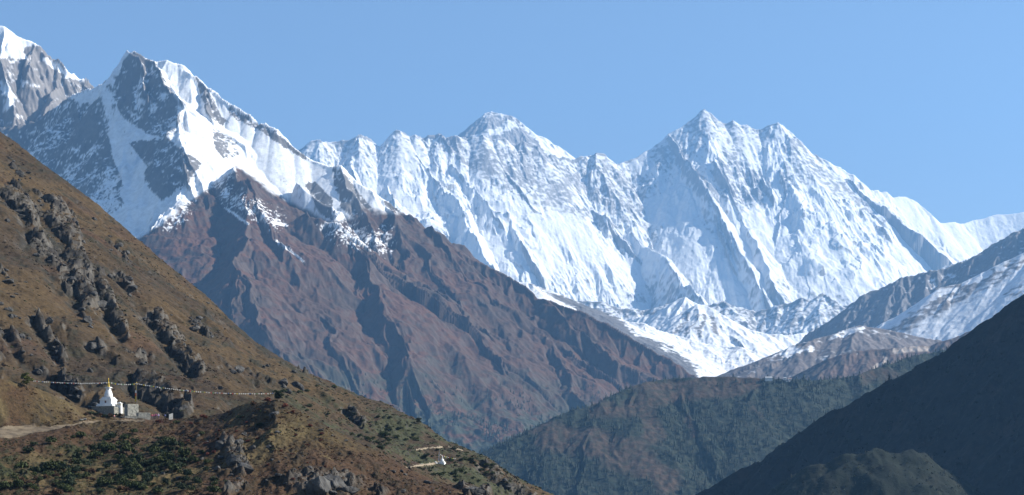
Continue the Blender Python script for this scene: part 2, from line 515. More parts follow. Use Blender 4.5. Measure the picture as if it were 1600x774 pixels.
def col_brown(d):
    X, Y, Z = d['X'], d['Y'], d['Z']
    n1 = fbm(X / 260, (Z + Y * .4) / 200, 5, 51); n2 = fbm(X / 45, (Z + Y * .5) / 40, 4, 52); n3 = fbm(X / 700, (Z + Y * .5) / 500, 3, 53); n4 = fbm(X / 13, (Z + Y * .5) / 11, 3, 54)
    px, py = d['px'] + n1 * 7 + n2 * 4, d['py'] + n2 * 6 + n1 * 9
    line = np.interp(px, [p[0] for p in SNOWLINE], [p[1] for p in SNOWLINE]).astype(f32)
    s = (line - py) / 14.0                                     # > 0 above the snow line
    snow = sstep(-.35, .35, s + n2 * .5)
    # thin snow lying below the line on a few ledges
    thin = np.zeros_like(Z)
    for pts, w in ([[(350, 300), (400, 330), (430, 345)], 16], [[(520, 355), (560, 375), (600, 375)], 22], [[(330, 290), (360, 275)], 12], [[(300, 320), (260, 355)], 10]):
        thin = np.maximum(thin, stroke(px, py, pts, w))
    gx, gy = d['gx'], d['gy']
    snow = np.maximum(snow, sstep(.5, .8, thin * .75 + n2 * .7 + n4 * .8 - .12) * sstep(.1, .3, thin))
    for pts, w in ([[(352, 326), (372, 338), (388, 350)], 2.2], [[(432, 375), (455, 393), (475, 408)], 2.0], [[(425, 347), (447, 352)], 3]):
        snow = np.maximum(snow, sstep(.35, .6, stroke(d['px'] + n2 * 3, d['py'] + n1 * 3, pts, w)))
    b = np.zeros_like(Z) - .45
    faces = [([(207, 78), (243, 98), (262, 132), (280, 163), (276, 205), (255, 215), (229, 210), (190, 182), (172, 135)], 0.43),
             ([(205, 228), (260, 215), (318, 258), (290, 288), (252, 313), (224, 288), (228, 258)], 0.59), ([(168, 128), (185, 145), (176, 200), (150, 215), (140, 170)], 0.41),
             ([(100, 150), (150, 165), (170, 215), (185, 270), (160, 300), (110, 260), (95, 200)], 0.41), ([(155, 300), (185, 300), (195, 320), (165, 335)], 0.41),
             ([(306, 120), (322, 135), (345, 180), (360, 195), (350, 200), (322, 178), (312, 150)], 0.59), ([(355, 165), (405, 195), (435, 207), (428, 212), (392, 198), (360, 182)], 0.43),
             ([(400, 188), (448, 222), (480, 246), (474, 249), (430, 222), (400, 200)], 0.64), ([(335, 205), (370, 222), (375, 240), (350, 250), (338, 235)], 0.41),
             ([(478, 290), (493, 285), (520, 312), (522, 345), (500, 335)], 0.64), ([(516, 258), (535, 265), (560, 300), (545, 310), (525, 300)], 0.57),
             ([(530, 300), (560, 300), (585, 330), (560, 345), (535, 330)], 0.48), ([(600, 312), (625, 328), (618, 334), (602, 322)], 0.57)]
    faces.append(([(-60, 130), (100, 148), (165, 215), (192, 290), (150, 335), (60, 300), (-60, 230)], .42))
    for poly, v in faces:
        b = np.where(inside(px, py, poly), np.maximum(b, v), b)
    b = b - .8 * stroke(px, py, [(165, 150), (178, 190), (185, 215), (205, 260), (235, 310)], 9) - .5 * stroke(px, py, [(222, 125), (215, 160)], 4)
    sc = .12 + b + n1 * .5 + n2 * .55 + n4 * .5 + (d['sl'] - .95) * .25 + np.clip(d['cv'] / 10, -1, 1) * .18
    snow = snow * (1 - sstep(.3, .62, sc) * .93)
    rockc = rgb(.115, .105, .10) * (1 + .35 * n1)[..., None]
    brown = mixc(full((.100, .050, .030), Z), rgb(.074, .045, .029), sstep(-.5, .5, n3 + n2 * .4))
    brown = mixc(brown, rgb(.062, .045, .033), sstep(.0, .6, n1 + n2 * .5))
    steep = sstep(.9, 1.35, d['sl'] + n2 * .35)
    brown = mixc(brown, rgb(.082, .060, .048) * (1 + .4 * n2)[..., None], steep * .85)
    wood = sstep(560, 690, d['py'] + n1 * 60 + n2 * 25 - (d['px'] - 700) * .1)
    brown = mixc(brown, rgb(.042, .056, .038), wood * sstep(-.25, .15, n1 + n2 * .6) * .85)
    rock_or_soil = np.where((d['py'] < line - 6)[..., None], rockc, brown)
    return mixc(rock_or_soil, SNOW, snow)


def brown_mountain():
    crest = [(-300, 260, 11900), (60, 190, 11750), (110, 150, 11650), (142, 139, 11600), (155, 128, 11600), (168, 128, 11580), (181, 113, 11540), (186, 104, 11530), (199, 86, 11510), (208, 79, 11500), (212, 80, 11490), (229, 91, 11470),
             (247, 97, 11440), (262, 95, 11420), (278, 103, 11390), (297, 115, 11350), (315, 134, 11320), (330, 140, 11290), (340, 151, 11270), (367, 169, 11220),
             (390, 182, 11180), (402, 196, 11150), (414, 194, 11130), (429, 204, 11100), (446, 223, 11070), (466, 236, 11030), (488, 251, 11000), (513, 260, 10950),
             (531, 263, 10920), (553, 283, 10880), (582, 299, 10830), (600, 312, 10800), (618, 325, 10770), (634, 334, 10740), (647, 338, 10720), (661, 353, 10690),
             (682, 366, 10650), (704, 383, 10610), (720, 393, 10590), (760, 415, 10520), (800, 437, 10450), (826, 455, 10400), (846, 470, 10370), (877, 480, 10310),
             (911, 492, 10250), (945, 508, 10190), (981, 527, 10130), (1007, 541, 10080), (1033, 555, 10030), (1058, 570, 9990), (1074, 581, 9960), (1110, 605, 9900), (1180, 660, 9800)]
    ribs = [([(243, 96), (260, 128), (280, 163), (283, 194), (292, 225), (320, 260), (330, 285)], .72, .8, 1.15),
            ([(208, 79), (222, 110), (225, 150), (238, 190), (255, 215)], .92, 1.2, 1.3),
            ([(320, 258), (291, 288), (266, 320), (228, 357), (200, 385)], .80, .6, 1.0),
            ([(142, 139), (125, 150), (116, 180), (140, 225), (160, 270), (176, 312)], .85, 1.2, 1.2),
            ([(155, 128), (161, 150), (170, 178)], 1.1, 1.0, 2.2),
            ([(330, 140), (335, 175), (345, 200), (372, 225), (378, 250), (369, 262)], .85, 1.0, 1.5),
            ([(369, 261), (388, 300), (387, 366), (374, 412), (396, 487), (430, 545), (450, 590)], .56, .72, .95),
            ([(398, 279), (415, 330), (432, 381), (465, 413), (482, 470), (515, 530), (560, 600)], .56, .72, 1.0),
            ([(480, 285), (500, 315), (525, 345)], .7, .9, 1.6), ([(517, 260), (540, 300), (560, 330), (580, 360)], .68, .9, 1.4),
            ([(481, 332), (531, 350), (557, 377), (580, 435), (603, 500), (640, 572), (680, 640)], .51, .66, .92),
            ([(600, 312), (615, 345), (655, 390), (700, 415), (730, 444), (747, 490), (785, 560), (820, 620)], .52, .68, .95),
            ([(661, 353), (720, 430), (780, 470), (848, 525), (864, 575), (890, 612)], .51, .66, .95),
            ([(830, 458), (900, 515), (960, 565), (1000, 590)], .56, .62, .95), ]
    fs = lambda p: 1.8 if p < 222 else (1.8 - (p - 222) / 60 * .55 if p < 282 else (1.25 - (p - 282) / 280 * .33 if p < 560 else .92))
    ridge_hill('mountain_brown_ridge', crest, (-160, 1180), 1180, np.arange(7900, 11980, 5.5), lambda p: 1.7 if p < 240 else .95, fs, col_brown, ribs, (420, 210, 105, 52, 27), .055, (480, 95), (110, 16),
               M_MID, 'brown mountain ridge rising to a sharp rocky snow peak', lambda d: (d['py'] < 800), 160, seed=5, smooth=([(300, 170), (345, 165), (430, 215), (520, 268), (620, 335), (480, 328), (372, 262), (330, 270), (290, 215)], .75))


def col_snowy(rockc=(.2, .18, .17), base=.25, n=1.0, polys=(), strokes=(), streak=0):
    def f(d):
        n1 = fbm(d['X'] / 200, (d['Z'] + d['Y'] * .5) / 120, 5, d['seed'] + 61); n2 = fbm(d['X'] / 40, (d['Z'] + d['Y'] * .5) / 30, 4, d['seed'] + 62)
        px, py = d['px'] + n1 * 8 + n2 * 3, d['py'] + n1 * 5 + n2 * 3
        b = np.zeros_like(n1)
        for p, v in polys: b = np.where(inside(px, py, p), b + v, b)
        for p, w, v in strokes: b = b + v * stroke(px, py, p, w)
        sc = base + b + (n1 * .35 + n2 * .45) * n + (d['sl'] - .7) * .25 + np.clip(d['cv'] / 6, -1, 1) * .1
        return mixc(full(SNOW, n1), rgb(*rockc) * (1 + .35 * n1)[..., None], sstep(.28, .62, sc) * .94)
    return f


def middle_ground():
    # rocky foot of the wall
    crest = [(760, 480, 21000), (860, 462, 21000), (906, 471, 21000), (929, 472, 21000), (947, 475, 21000), (968, 483, 21000), (986, 484, 21000), (1007, 487, 21000), (1040, 478, 21000), (1071, 472, 21000), (1095, 480, 21000), (1113, 475, 21000),
             (1131, 472, 21000), (1146, 478, 21000), (1162, 483, 21000), (1180, 487, 21000), (1200, 482, 21000), (1216, 479, 21000), (1234, 474, 21000), (1252, 466, 21000), (1267, 470, 21000),
             (1285, 457, 21000), (1299, 466, 21000), (1317, 480, 21000), (1360, 470, 21000), (1420, 440, 21000), (1500, 410, 21200), (1600, 380, 21400), (1750, 350, 21400)]
    ridge_hill('hill_at_wall_foot', crest, (740, 1740), 640, np.arange(19600, 21500, 8), .8, .75, col_snowy((.2, .19, .185), .34, 1.1), (), (300, 150, 75, 38), .13, (300, 30), (90, 16),
               M_MID, 'rocky snow dusted hills along the foot of the wall', lambda d: d['py'] < 720, 100, seed=11, floor=1100)
    # pyramid hills in front of the wall
    c2 = [(930, 540, 18000), (981, 503, 18000), (1010, 492, 18000), (1040, 477, 18000), (1060, 467, 18000), (1071, 464, 18000), (1085, 472, 18000), (1120, 500, 18000), (1180, 540, 18000)]
    ridge_hill('hill_with_pale_face', c2, (900, 1230), 260, np.arange(17000, 18300, 8), .8, .7, col_snowy(base=.0, strokes=[([(1000, 500), (1040, 480)], 6, .25)]), [([(1071, 464), (1060, 485), (1040, 505), (1020, 525)], .6, .7, .7)],
               (200, 100, 50), .10, (200, 20), (60, 6), M_MID, 'smooth snow hill with a pale shaded face', lambda d: d['py'] < 640, 60, seed=12, floor=900)
    c3 = [(990, 560, 16500), (1032, 516, 16500), (1060, 497, 16500), (1080, 481, 16500), (1089, 475, 16500), (1105, 478, 16500), (1123, 492, 16500), (1149, 508, 16500), (1175, 516, 16500), (1198, 522, 16500), (1230, 524, 16600), (1260, 520, 16700), (1330, 500, 16800), (1420, 480, 17000)]
    stripes = [([(1075, 490), (1060, 520)], 4, .6), ([(1090, 492), (1072, 522)], 3, .6), ([(1100, 495), (1092, 522)], 5, .6), ([(1112, 498), (1120, 520)], 5, .7)]
    ridge_hill('hill_with_rock_stripes', c3, (970, 1440), 360, np.arange(15300, 16900, 8), .7, .62, col_snowy(base=.05, strokes=stripes), [([(1105, 478), (1118, 500), (1127, 522), (1135, 545)], .5, .5, .9)],
               (220, 110, 55, 28), .11, (200, 20), (60, 7), M_MID, 'pyramid shaped snow hill with dark rock stripes', lambda d: d['py'] < 660, 60, seed=13, floor=800)
    # white moraine ridge beside the brown mountain
    c4 = [(700, 440, 13600), (770, 440, 13600), (800, 440, 13600), (826, 442, 13600), (852, 453, 13600), (878, 464, 13600), (903, 475, 13600), (929, 483, 13600), (950, 491, 13600), (965, 500, 13600), (977, 505, 13500), (989, 504, 13450), (1007, 506, 13400), (1027, 515, 13350), (1058, 524, 13300),
          (1084, 530, 13250), (1110, 539, 13200), (1136, 542, 13150), (1157, 543, 13100), (1175, 550, 13100), (1195, 572, 13100), (1230, 620, 13100)]
    ridge_hill('moraine_slope', c4, (690, 1240), 480, np.arange(11600, 13800, 6), .6, .42,
               col_snowy((.105, .098, .098), .10, 1.1, [([(820, 440), (960, 495), (1010, 545), (1080, 585), (1000, 560), (900, 490)], .28), ([(1000, 525), (1050, 540), (1090, 590), (1040, 580)], .35), ([(975, 503), (1000, 505), (1090, 532), (1172, 545), (1150, 560), (1080, 548), (1020, 528)], -.5)], [([(815, 438), (850, 462), (905, 488)], 4, -.5), ([(800, 425), (870, 458), (960, 498), (975, 510)], 8, .35), ([(880, 470), (1000, 540), (1070, 578)], 14, .3), ([(915, 490), (960, 518), (1010, 548), (1078, 584)], 14, .7)]),
               [([(1058, 524), (1075, 545), (1092, 570), (1100, 590)], .36, .42, .5)], (200, 100, 50, 25), .10, (250, 20), (60, 6), M_MID, 'snow covered moraine slope beside the brown ridge', lambda d: d['py'] < 680, 40, seed=14, floor=500)
    # dark rocky ridge at the right
    c5 = [(1200, 600, 14200), (1270, 545, 14200), (1299, 517, 14200), (1317, 499, 14200), (1335, 476, 14200), (1353, 460, 14200), (1381, 447, 14200), (1403, 435, 14200), (1419, 432, 14200), (1435, 428, 14200), (1450, 426, 14200), (1467, 422, 14200), (1494, 413, 14200),
          (1508, 409, 14200), (1525, 401, 14200), (1539, 388, 14200), (1555, 378, 14200), (1571, 370, 14200), (1600, 356, 14200), (1680, 310, 14200), (1800, 230, 14200)]
    ribs5 = [([(1381, 447), (1372, 480), (1355, 510), (1340, 540)], .75, .9, .9), ([(1435, 428), (1420, 455), (1395, 490)], .75, .9, .9), ([(1525, 401), (1500, 425), (1470, 445)], .75, .9, .9), ([(1335, 476), (1325, 500), (1300, 535)], .75, .9, .9)]
    ridge_hill('mountain_dark_spur', c5, (1190, 1800), 460, np.arange(12700, 14500, 6), .7, .85, col_snowy((.15, .14, .14), .74, 1.0, [([(1440, 440), (1480, 425), (1500, 430), (1450, 460)], -.3)]), ribs5, (240, 120, 60, 30), .13, (250, 25), (70, 12),
               M_MID, 'dark rocky spur dusted with snow at the right', lambda d: d['py'] < 700, 60, seed=15, floor=600)
    # long white slope at the right
    c6 = [(1240, 610, 11600), (1304, 556, 11600), (1319, 547, 11600), (1340, 530, 11600), (1361, 515, 11600), (1380, 504, 11600), (1399, 495, 11600), (1412, 487, 11600), (1421, 482, 11600), (1444, 465, 11600), (1467, 450, 11600), (1485, 446, 11600), (1498, 444, 11600), (1515, 436, 11600),
          (1534, 426, 11600), (1571, 408, 11600), (1600, 395, 11600), (1700, 340, 11600), (1850, 250, 11600)]
    st = [([(1380 + i * 42, 540 - i * 22), (1425 + i * 42, 505 - i * 22), (1470 + i * 42, 470 - i * 22)], 5 + i % 2 * 3, .34) for i in range(-1, 5)]
    ridge_hill('snow_slope', c6, (1230, 1850), 460, np.arange(10300, 11900, 6), .7, .72, col_snowy((.17, .145, .13), .02, .8, [([(1455, 452), (1500, 440), (1505, 450), (1470, 475)], .35), ([(1570, 455), (1600, 445), (1600, 470), (1570, 475)], .3)], st),
               [([(1421, 482), (1410, 505), (1380, 540)], .66, .7, .7), ([(1498, 444), (1480, 470), (1440, 515)], .66, .7, .7), ([(1571, 408), (1550, 440), (1500, 490)], .66, .7, .7)], (160, 80, 40), .035, (250, 20), (60, 3),
               M_MID, 'long white snow slope descending into the valley at the right', lambda d: d['py'] < 680, 40, seed=16, floor=500)
    # brown benches below it
    c7 = [(1090, 640, 10800), (1130, 602, 10800), (1152, 588, 10800), (1190, 564, 10800), (1213, 551, 10800), (1239, 540, 10800), (1266, 533, 10800), (1304, 521, 10850), (1323, 514, 10900), (1342, 509, 10900), (1380, 515, 10900), (1450, 530, 10900), (1550, 540, 10900), (1700, 520, 10900)]
    ridge_hill('valley_bench', c7, (1080, 1700), 420, np.arange(9700, 11200, 6), .4, .5, col_snowy((.12, .092, .078), .80, .9, [([(1180, 575), (1240, 538), (1345, 505), (1350, 512), (1260, 550)], -.28)], [([(1210, 558), (1250, 550), (1265, 546)], 2, -.4), ([(1195, 545), (1240, 545)], 6, -.4)]),
               (), (200, 100, 50, 25), .10, (200, 20), (50, 5), M_MID, 'brown bench with a little snow in the valley', lambda d: d['py'] < 700, 40, seed=17, floor=300)
    c8 = [(1150, 660, 9300), (1230, 605, 9300), (1258, 588, 9300), (1281, 572, 9300), (1304, 558, 9300), (1323, 553, 9300), (1345, 549, 9300), (1361, 547, 9300), (1410, 544, 9300), (1448, 540, 9300), (1486, 530, 9300), (1560, 500, 9300), (1700, 430, 9300)]
    def c8col(d):
        n1 = fbm(d['X'] / 200, d['Z'] / 100, 4, 81); n2 = fbm(d['X'] / 30, d['Z'] / 40, 4, 82)
        c = mixc(full((.15, .10, .078), n1), rgb(.085, .068, .055), sstep(-.3, .4, n1 + n2 * .4))
        sc = stroke(d['px'] + n2 * 5, d['py'] + n2 * 3, [(1400, 550), (1425, 546), (1450, 545)], 5) + stroke(d['px'] + n2 * 5, d['py'] + n2 * 3, [(1365, 575), (1385, 562)], 4)
        c = mixc(c, rgb(.42, .35, .29), sstep(.3, .8, sc + n2 * .4))
        return mixc(c, SNOW, sstep(.3, .6, n2 + n1 * .3 - .15) * .5 * (d['py'] < 556))
    ridge_hill('valley_hill', c8, (1140, 1700), 400, np.arange(8400, 9700, 6), .5, .55, c8col, [([(1323, 552), (1310, 575), (1290, 600)], .5, .6, .6)], (160, 80, 40, 20), .12, (180, 15), (40, 5), M_MID, 'brown hill with pale landslide scars in the valley', lambda d: d['py'] < 720, 40, seed=18, floor=200)


def col_wood(d):
    X, Y, Z = d['X'], d['Y'], d['Z']
    n1 = fbm(X / 110, (Y + Z) / 160, 5, 91); n2 = fbm(X / 18, (Y + Z) / 26, 4, 92)
    px, py = d['px'] + n1 * 20, d['py'] + n1 * 12
    bare = .15 + stroke(px, py, [(1000, 600), (1080, 598), (1180, 598), (1100, 612), (1020, 625)], 13) + stroke(px, py, [(850, 680), (920, 690), (1000, 720), (1040, 750)], 26) \
        + .8 * stroke(px, py, [(930, 640), (1010, 640), (1030, 680)], 14) + .8 * stroke(px, py, [(1070, 650), (1085, 680)], 7) + .6 * stroke(px, py, [(1330, 600), (1380, 585), (1400, 590)], 12) + .5 * stroke(px, py, [(1165, 625), (1190, 650)], 6)
    t = sstep(.35, .8, bare + n1 * .5 + n2 * .25)
    g = mixc(full((.020, .030, .022), Z), rgb(.036, .042, .028), sstep(-.4, .4, n2))
    b = mixc(full((.072, .050, .035), Z), rgb(.04, .038, .028), sstep(-.3, .4, n2 + n1 * .3))
    WOOD['bare'] = t
    return mixc(g, b, t)


WOOD = {}


def wooded_ridge():
    crest = [(560, 900, 5300), (640, 830, 5400), (700, 772, 5500), (760, 726, 5600), (800, 692, 5700), (870, 650, 5800), (932, 630, 5850), (965, 615, 5900), (1000, 599, 5950), (1050, 592, 6000), (1100, 590, 6000), (1150, 590, 6000), (1190, 593, 6000), (1240, 594, 6000),
             (1290, 594, 6050), (1320, 590, 6100), (1340, 586, 6100), (1360, 578, 6150), (1400, 566, 6200), (1430, 556, 6250), (1490, 545, 6300), (1560, 532, 6400), (1700, 500, 6500)]
    ribs = [([(1000, 599), (985, 630), (1010, 680), (1050, 740), (1080, 790)], .57, .55, .6), ([(870, 650), (860, 680), (900, 730), (940, 780)], .57, .55, .6), ([(1190, 593), (1160, 640), (1180, 690), (1200, 730)], .57, .55, .6),
            ([(1290, 594), (1270, 640), (1260, 690)], .57, .55, .6), ([(1060, 600), (1080, 650), (1120, 700), (1140, 750)], .57, .55, .6), ([(932, 630), (925, 660), (960, 700), (990, 760)], .57, .55, .6)]
    ridge_hill('wooded_ridge', crest, (540, 1700), 900, np.arange(4900, 6700, 4), .5, .6, col_wood, ribs, (160, 80, 40, 20), .06, (160, 18), (40, 4), M_FOREST, 'forested ridge crossing the valley', lambda d: d['py'] < 840, 50, seed=21, cmask=.12)


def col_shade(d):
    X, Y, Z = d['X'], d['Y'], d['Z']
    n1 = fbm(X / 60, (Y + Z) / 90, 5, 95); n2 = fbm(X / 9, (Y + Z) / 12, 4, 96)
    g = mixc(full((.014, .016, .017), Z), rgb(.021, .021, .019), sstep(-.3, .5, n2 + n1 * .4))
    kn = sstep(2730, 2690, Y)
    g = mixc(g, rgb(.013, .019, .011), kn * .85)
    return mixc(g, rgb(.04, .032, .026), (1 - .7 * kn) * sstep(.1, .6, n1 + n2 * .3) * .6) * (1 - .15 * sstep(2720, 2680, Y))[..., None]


def shaded_hill():
    crest = [(820, 960, 3150), (1000, 830, 3150), (1080, 776, 3150), (1150, 736, 3150), (1200, 706, 3150), (1250, 676, 3150), (1300, 646, 3150), (1350, 619, 3150), (1400, 591, 3150), (1440, 568, 3150), (1480, 546, 3150), (1500, 531, 3150), (1530, 506, 3150),
             (1560, 486, 3150), (1600, 459, 3150), (1700, 385, 3160), (1850, 265, 3180), (2050, 95, 3200), (2350, -160, 3240), (2900, -630, 3300), (3300, -960, 3350)]
    def extra(X, Y, Z, Fc):
        # wooded knoll at the foot that stands out into the sun
        k = [P(1150, 790, 2650), P(1200, 752, 2650), P(1260, 712, 2650), P(1320, 690, 2650), P(1365, 684, 2650), P(1410, 680, 2660), P(1440, 690, 2700)]
        K = tents(X + fbm(X / 60, Y / 60, 4, 8) * 8, Y, k, .7, .75) + fbm(X / 70, Y / 60, 5, 9) * 16 - 14
        return np.maximum(Z, K)
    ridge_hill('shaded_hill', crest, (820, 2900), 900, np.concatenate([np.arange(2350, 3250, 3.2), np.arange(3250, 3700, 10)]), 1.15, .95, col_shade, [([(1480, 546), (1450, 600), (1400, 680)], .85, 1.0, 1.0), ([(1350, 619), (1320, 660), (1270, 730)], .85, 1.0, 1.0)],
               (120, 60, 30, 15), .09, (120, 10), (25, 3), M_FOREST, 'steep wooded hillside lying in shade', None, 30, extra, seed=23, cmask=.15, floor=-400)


far_wall(); everest(); left_peak(); brown_mountain(); middle_ground(); wooded_ridge(); shaded_hill()



# ------------------------------------------------------------------ the hillside with the shrines
def profile_Z(px, rows, stations):
    """height along each sight column from stations of (Y, Z) given as functions of the column"""
    Z = np.zeros((len(rows), len(px)), f32)
    ys = np.array([[st[0](p) for p in px] for st in stations]); zs = np.array([[st[1](p, y) for p, y in zip(px, ys[k])] for k, st in enumerate(stations)])
    for j in range(len(px)):
        Z[:, j] = np.interp(rows, ys[:, j], zs[:, j])
    return Z


def tab(pts): return lambda p: float(np.interp(p, [q[0] for q in pts], [q[1] for q in pts]))


def on_row(f): return lambda p, y: (HY - f(p)) / FPX * y


M_HILL = terrain_mat('grassy_hillside', 0.5, 0.8, 0.55, 0.95, 0.8)
M_NEAR = terrain_mat('scrubby_slope', 0.9, 0.8, 0.6, 0.95, 0.5)
M_PATH = terrain_mat('trodden_path', 1.5, 0.4, 0.3, 0.95, 0.2)

L_CREST = [(-300, -30), (-100, 118), (0, 205), (60, 250), (105, 285), (150, 316), (210, 369), (270, 420), (330, 470), (400, 534), (470, 576), (510, 594), (560, 617), (600, 630), (620, 640), (660, 660), (700, 690),
           (730, 702), (760, 716), (800, 741), (830, 757), (860, 772), (920, 806), (1100, 900)]
CRAGS = [([(18, 300), (40, 318), (52, 340)], 12, 1.0), ([(85, 325), (110, 365), (125, 420), (140, 465)], 20, 1.0), ([(60, 375), (90, 400), (108, 440)], 16, .8), ([(160, 440), (180, 490), (195, 520)], 11, .8),
         ([(190, 430), (215, 460), (240, 500)], 8, .6), ([(245, 490), (275, 535), (312, 575)], 13, .95), ([(60, 500), (80, 530), (100, 560)], 9, .7), ([(150, 540), (190, 560), (240, 560)], 9, .6),
         ([(225, 600), (260, 615), (290, 640)], 16, 1.0), ([(20, 520), (40, 560), (80, 585)], 9, .6), ([(0, 420), (20, 450), (50, 470)], 8, .5), ([(300, 500), (330, 530)], 6, .5), ([(440, 600), (470, 615)], 5, .5),
         ([(545, 640), (570, 660)], 6, .8), ([(100, 600), (130, 620), (150, 628)], 9, .6), ([(175, 380), (200, 410)], 6, .5), ([(760, 725), (790, 748), (830, 772)], 9, 1.0), ([(120, 480), (150, 520)], 8, .5),
         ([(5, 250), (40, 275)], 6, .5), ([(60, 300), (75, 325)], 6, .5), ([(440, 560), (500, 600)], 4, .4), ([(340, 560), (380, 590)], 5, .5), ([(0, 480), (30, 500)], 6, .5)]
HILL = {}


def hillside():
    yc = tab([(-300, 1600), (0, 1500), (210, 1400), (400, 1300), (560, 1200), (660, 1120), (760, 1050), (850, 1000), (1100, 950)])
    cr = tab(L_CREST)
    npx = np.linspace(-300, 1060, 1000)
    rows = np.concatenate([np.arange(690, 1000, 1.1), np.arange(1000, 1640, 1.3)]).astype(f32)
    base = tab([(-300, 570), (0, 612), (100, 648), (170, 658), (300, 668), (430, 668), (560, 706), (640, 738), (720, 774), (800, 800), (1100, 1000)])
    yb = tab([(-300, 745), (345, 745), (430, 780), (560, 860), (640, 900), (1100, 870)])
    st = [(lambda p: 600.0, lambda p, y: on_row(base)(p, yb(p)) - 60), (yb, on_row(base)), (yc, on_row(cr)), (lambda p: yc(p) + 300, lambda p, y: (HY - cr(p)) / FPX * yc(p) - 150), (lambda p: yc(p) + 900, lambda p, y: -400)]
    Z = profile_Z(npx, rows, st)
    u, rows, X, Y = grid(-300, 1060, 1000, rows)
    C0 = np.array([[(HY - cr(p)) for p in npx]], f32) / FPX
    m = .12 + .88 * sstep(0, 60, np.abs(np.array([[yc(p) for p in npx]], f32) - Y))
    Z = Z + (fbm(X / 90, Y / 160, 3, 71) * 7) * m
    Z = carve(X, Y, Z, u, rows, (70, 34, 17, 8), .075, m, 33)
    px = CX + X / Y * FPX; py = HY - Z / Y * FPX
    n1 = fbm(X / 30, Y / 50, 5, 72); n2 = fbm(X / 5, Y / 9, 4, 73); n3 = fbm(X / 120, Y / 200, 3, 74)
    O = np.zeros_like(Z)
    for pts, w, a in CRAGS:
        O = np.maximum(O, a * stroke(px + n1 * 12 + n2 * 4, py + n1 * 12, pts, w))
    crag = sstep(.38, .62, O + n1 * .5 + n2 * .2 - .08)
    small = sstep(.34, .62, n1 * .7 + n2 * .6 - .02) * .42
    bump = np.maximum(crag, small)
    blocks = cells(X + n2 * .6, Y * .7, 7.5, 1) * .8 + cells(X + n2 * .4, Y * .7, 3.2, 2) * .38 + ridged(X / 22, Y / 34, 3, 75) * .5
    shade_hollow = np.zeros_like(Z)
    for pts, w, a in CRAGS:
        if a > .55: shade_hollow = np.maximum(shade_hollow, a * stroke(px + w * 1.15 + n1 * 10, py - w * .3 + n1 * 8, pts, w * .8))
    Z = Z - shade_hollow * 3.5 * m  # hollows dug left of the crags to hold their shade
    Z = Z + bump * (.3 + 2.6 * blocks) * np.maximum(m, .35)
    Z = Z + fbm(X / 3.5, Y / 5, 3, 76) * .45 + ridged(X / 9, Y / 14, 3, 77) * .5
    gx, gy = grad(Z, u, rows); sl = np.sqrt(gx * gx + gy * gy)
    grass = mixc(full((.080, .053, .025), Z), rgb(.052, .036, .021), sstep(-.4, .4, n3 + n1 * .5))
    grass = mixc(grass, rgb(.036, .032, .019), sstep(-.05, .4, n1 * .7 + n2 * .6) * .9)
    grass = mixc(grass, rgb(.032, .030, .022), np.clip(shade_hollow * 1.2 + sstep(.3, .7, n1 + n3 * .5) * .5, 0, 1) * sstep(-.5, .3, n2))  # random dark tone, plus shade painted into the crag hollows
    grass = mixc(grass, rgb(.078, .043, .025), sstep(.1, .6, fbm(X / 40, Y / 70, 4, 78)) * .6)
    lowgreen = sstep(560, 690, py + n1 * 30) * sstep(330, 520, px)
    grass = mixc(grass, rgb(.060, .066, .030), lowgreen * sstep(-.3, .4, n2 + n1) * .7)
    rock = mixc(full((.11, .10, .085), Z), rgb(.048, .043, .038), sstep(-.2, .4, n2 + .4 * n1))
    t = np.clip(np.maximum(sstep(.9, 1.5, sl) * .8, crag * sstep(.5, 1.1, sl + n2 * .3)), 0, 1)
    col = mixc(grass, rock, t)
    o = setting(grid_mesh('hillside', X, Y, Z, col, M_HILL), 'steep brown grassy hillside with rocky outcrops')
    HEIGHT['hillside'] = (u, rows, Z)
    px = CX + X / Y * FPX; py = HY - Z / Y * FPX
    HILL.update(X=X, Y=Y, Z=Z, px=px, py=py, crag=crag)
    for pts, w in ([[(634, 731), (655, 728), (672, 726), (690, 722)], 1.5], [[(650, 704), (668, 701), (690, 699.5)], 1.2], [[(700, 699), (722, 704)], .8]):
        mk = lin_dist(px, py + n2 * .6, pts) < w
        setting(grid_mesh('path', X, Y, Z + .12, full((.30, .24, .165), Z), M_PATH, mk), 'narrow pale trail cut across the hillside')
    return o


F_CREST = [(-300, 560), (-150, 575), (0, 589), (30, 597), (60, 606), (110, 628), (140, 639), (165, 641), (200, 646), (235, 652), (270, 656), (300, 656), (325, 651), (345, 645), (370, 632), (390, 627), (430, 623), (450, 631), (480, 647),
           (510, 663), (560, 691), (600, 711), (640, 732), (680, 749), (740, 766), (790, 777), (850, 792), (1000, 850), (1100, 900)]


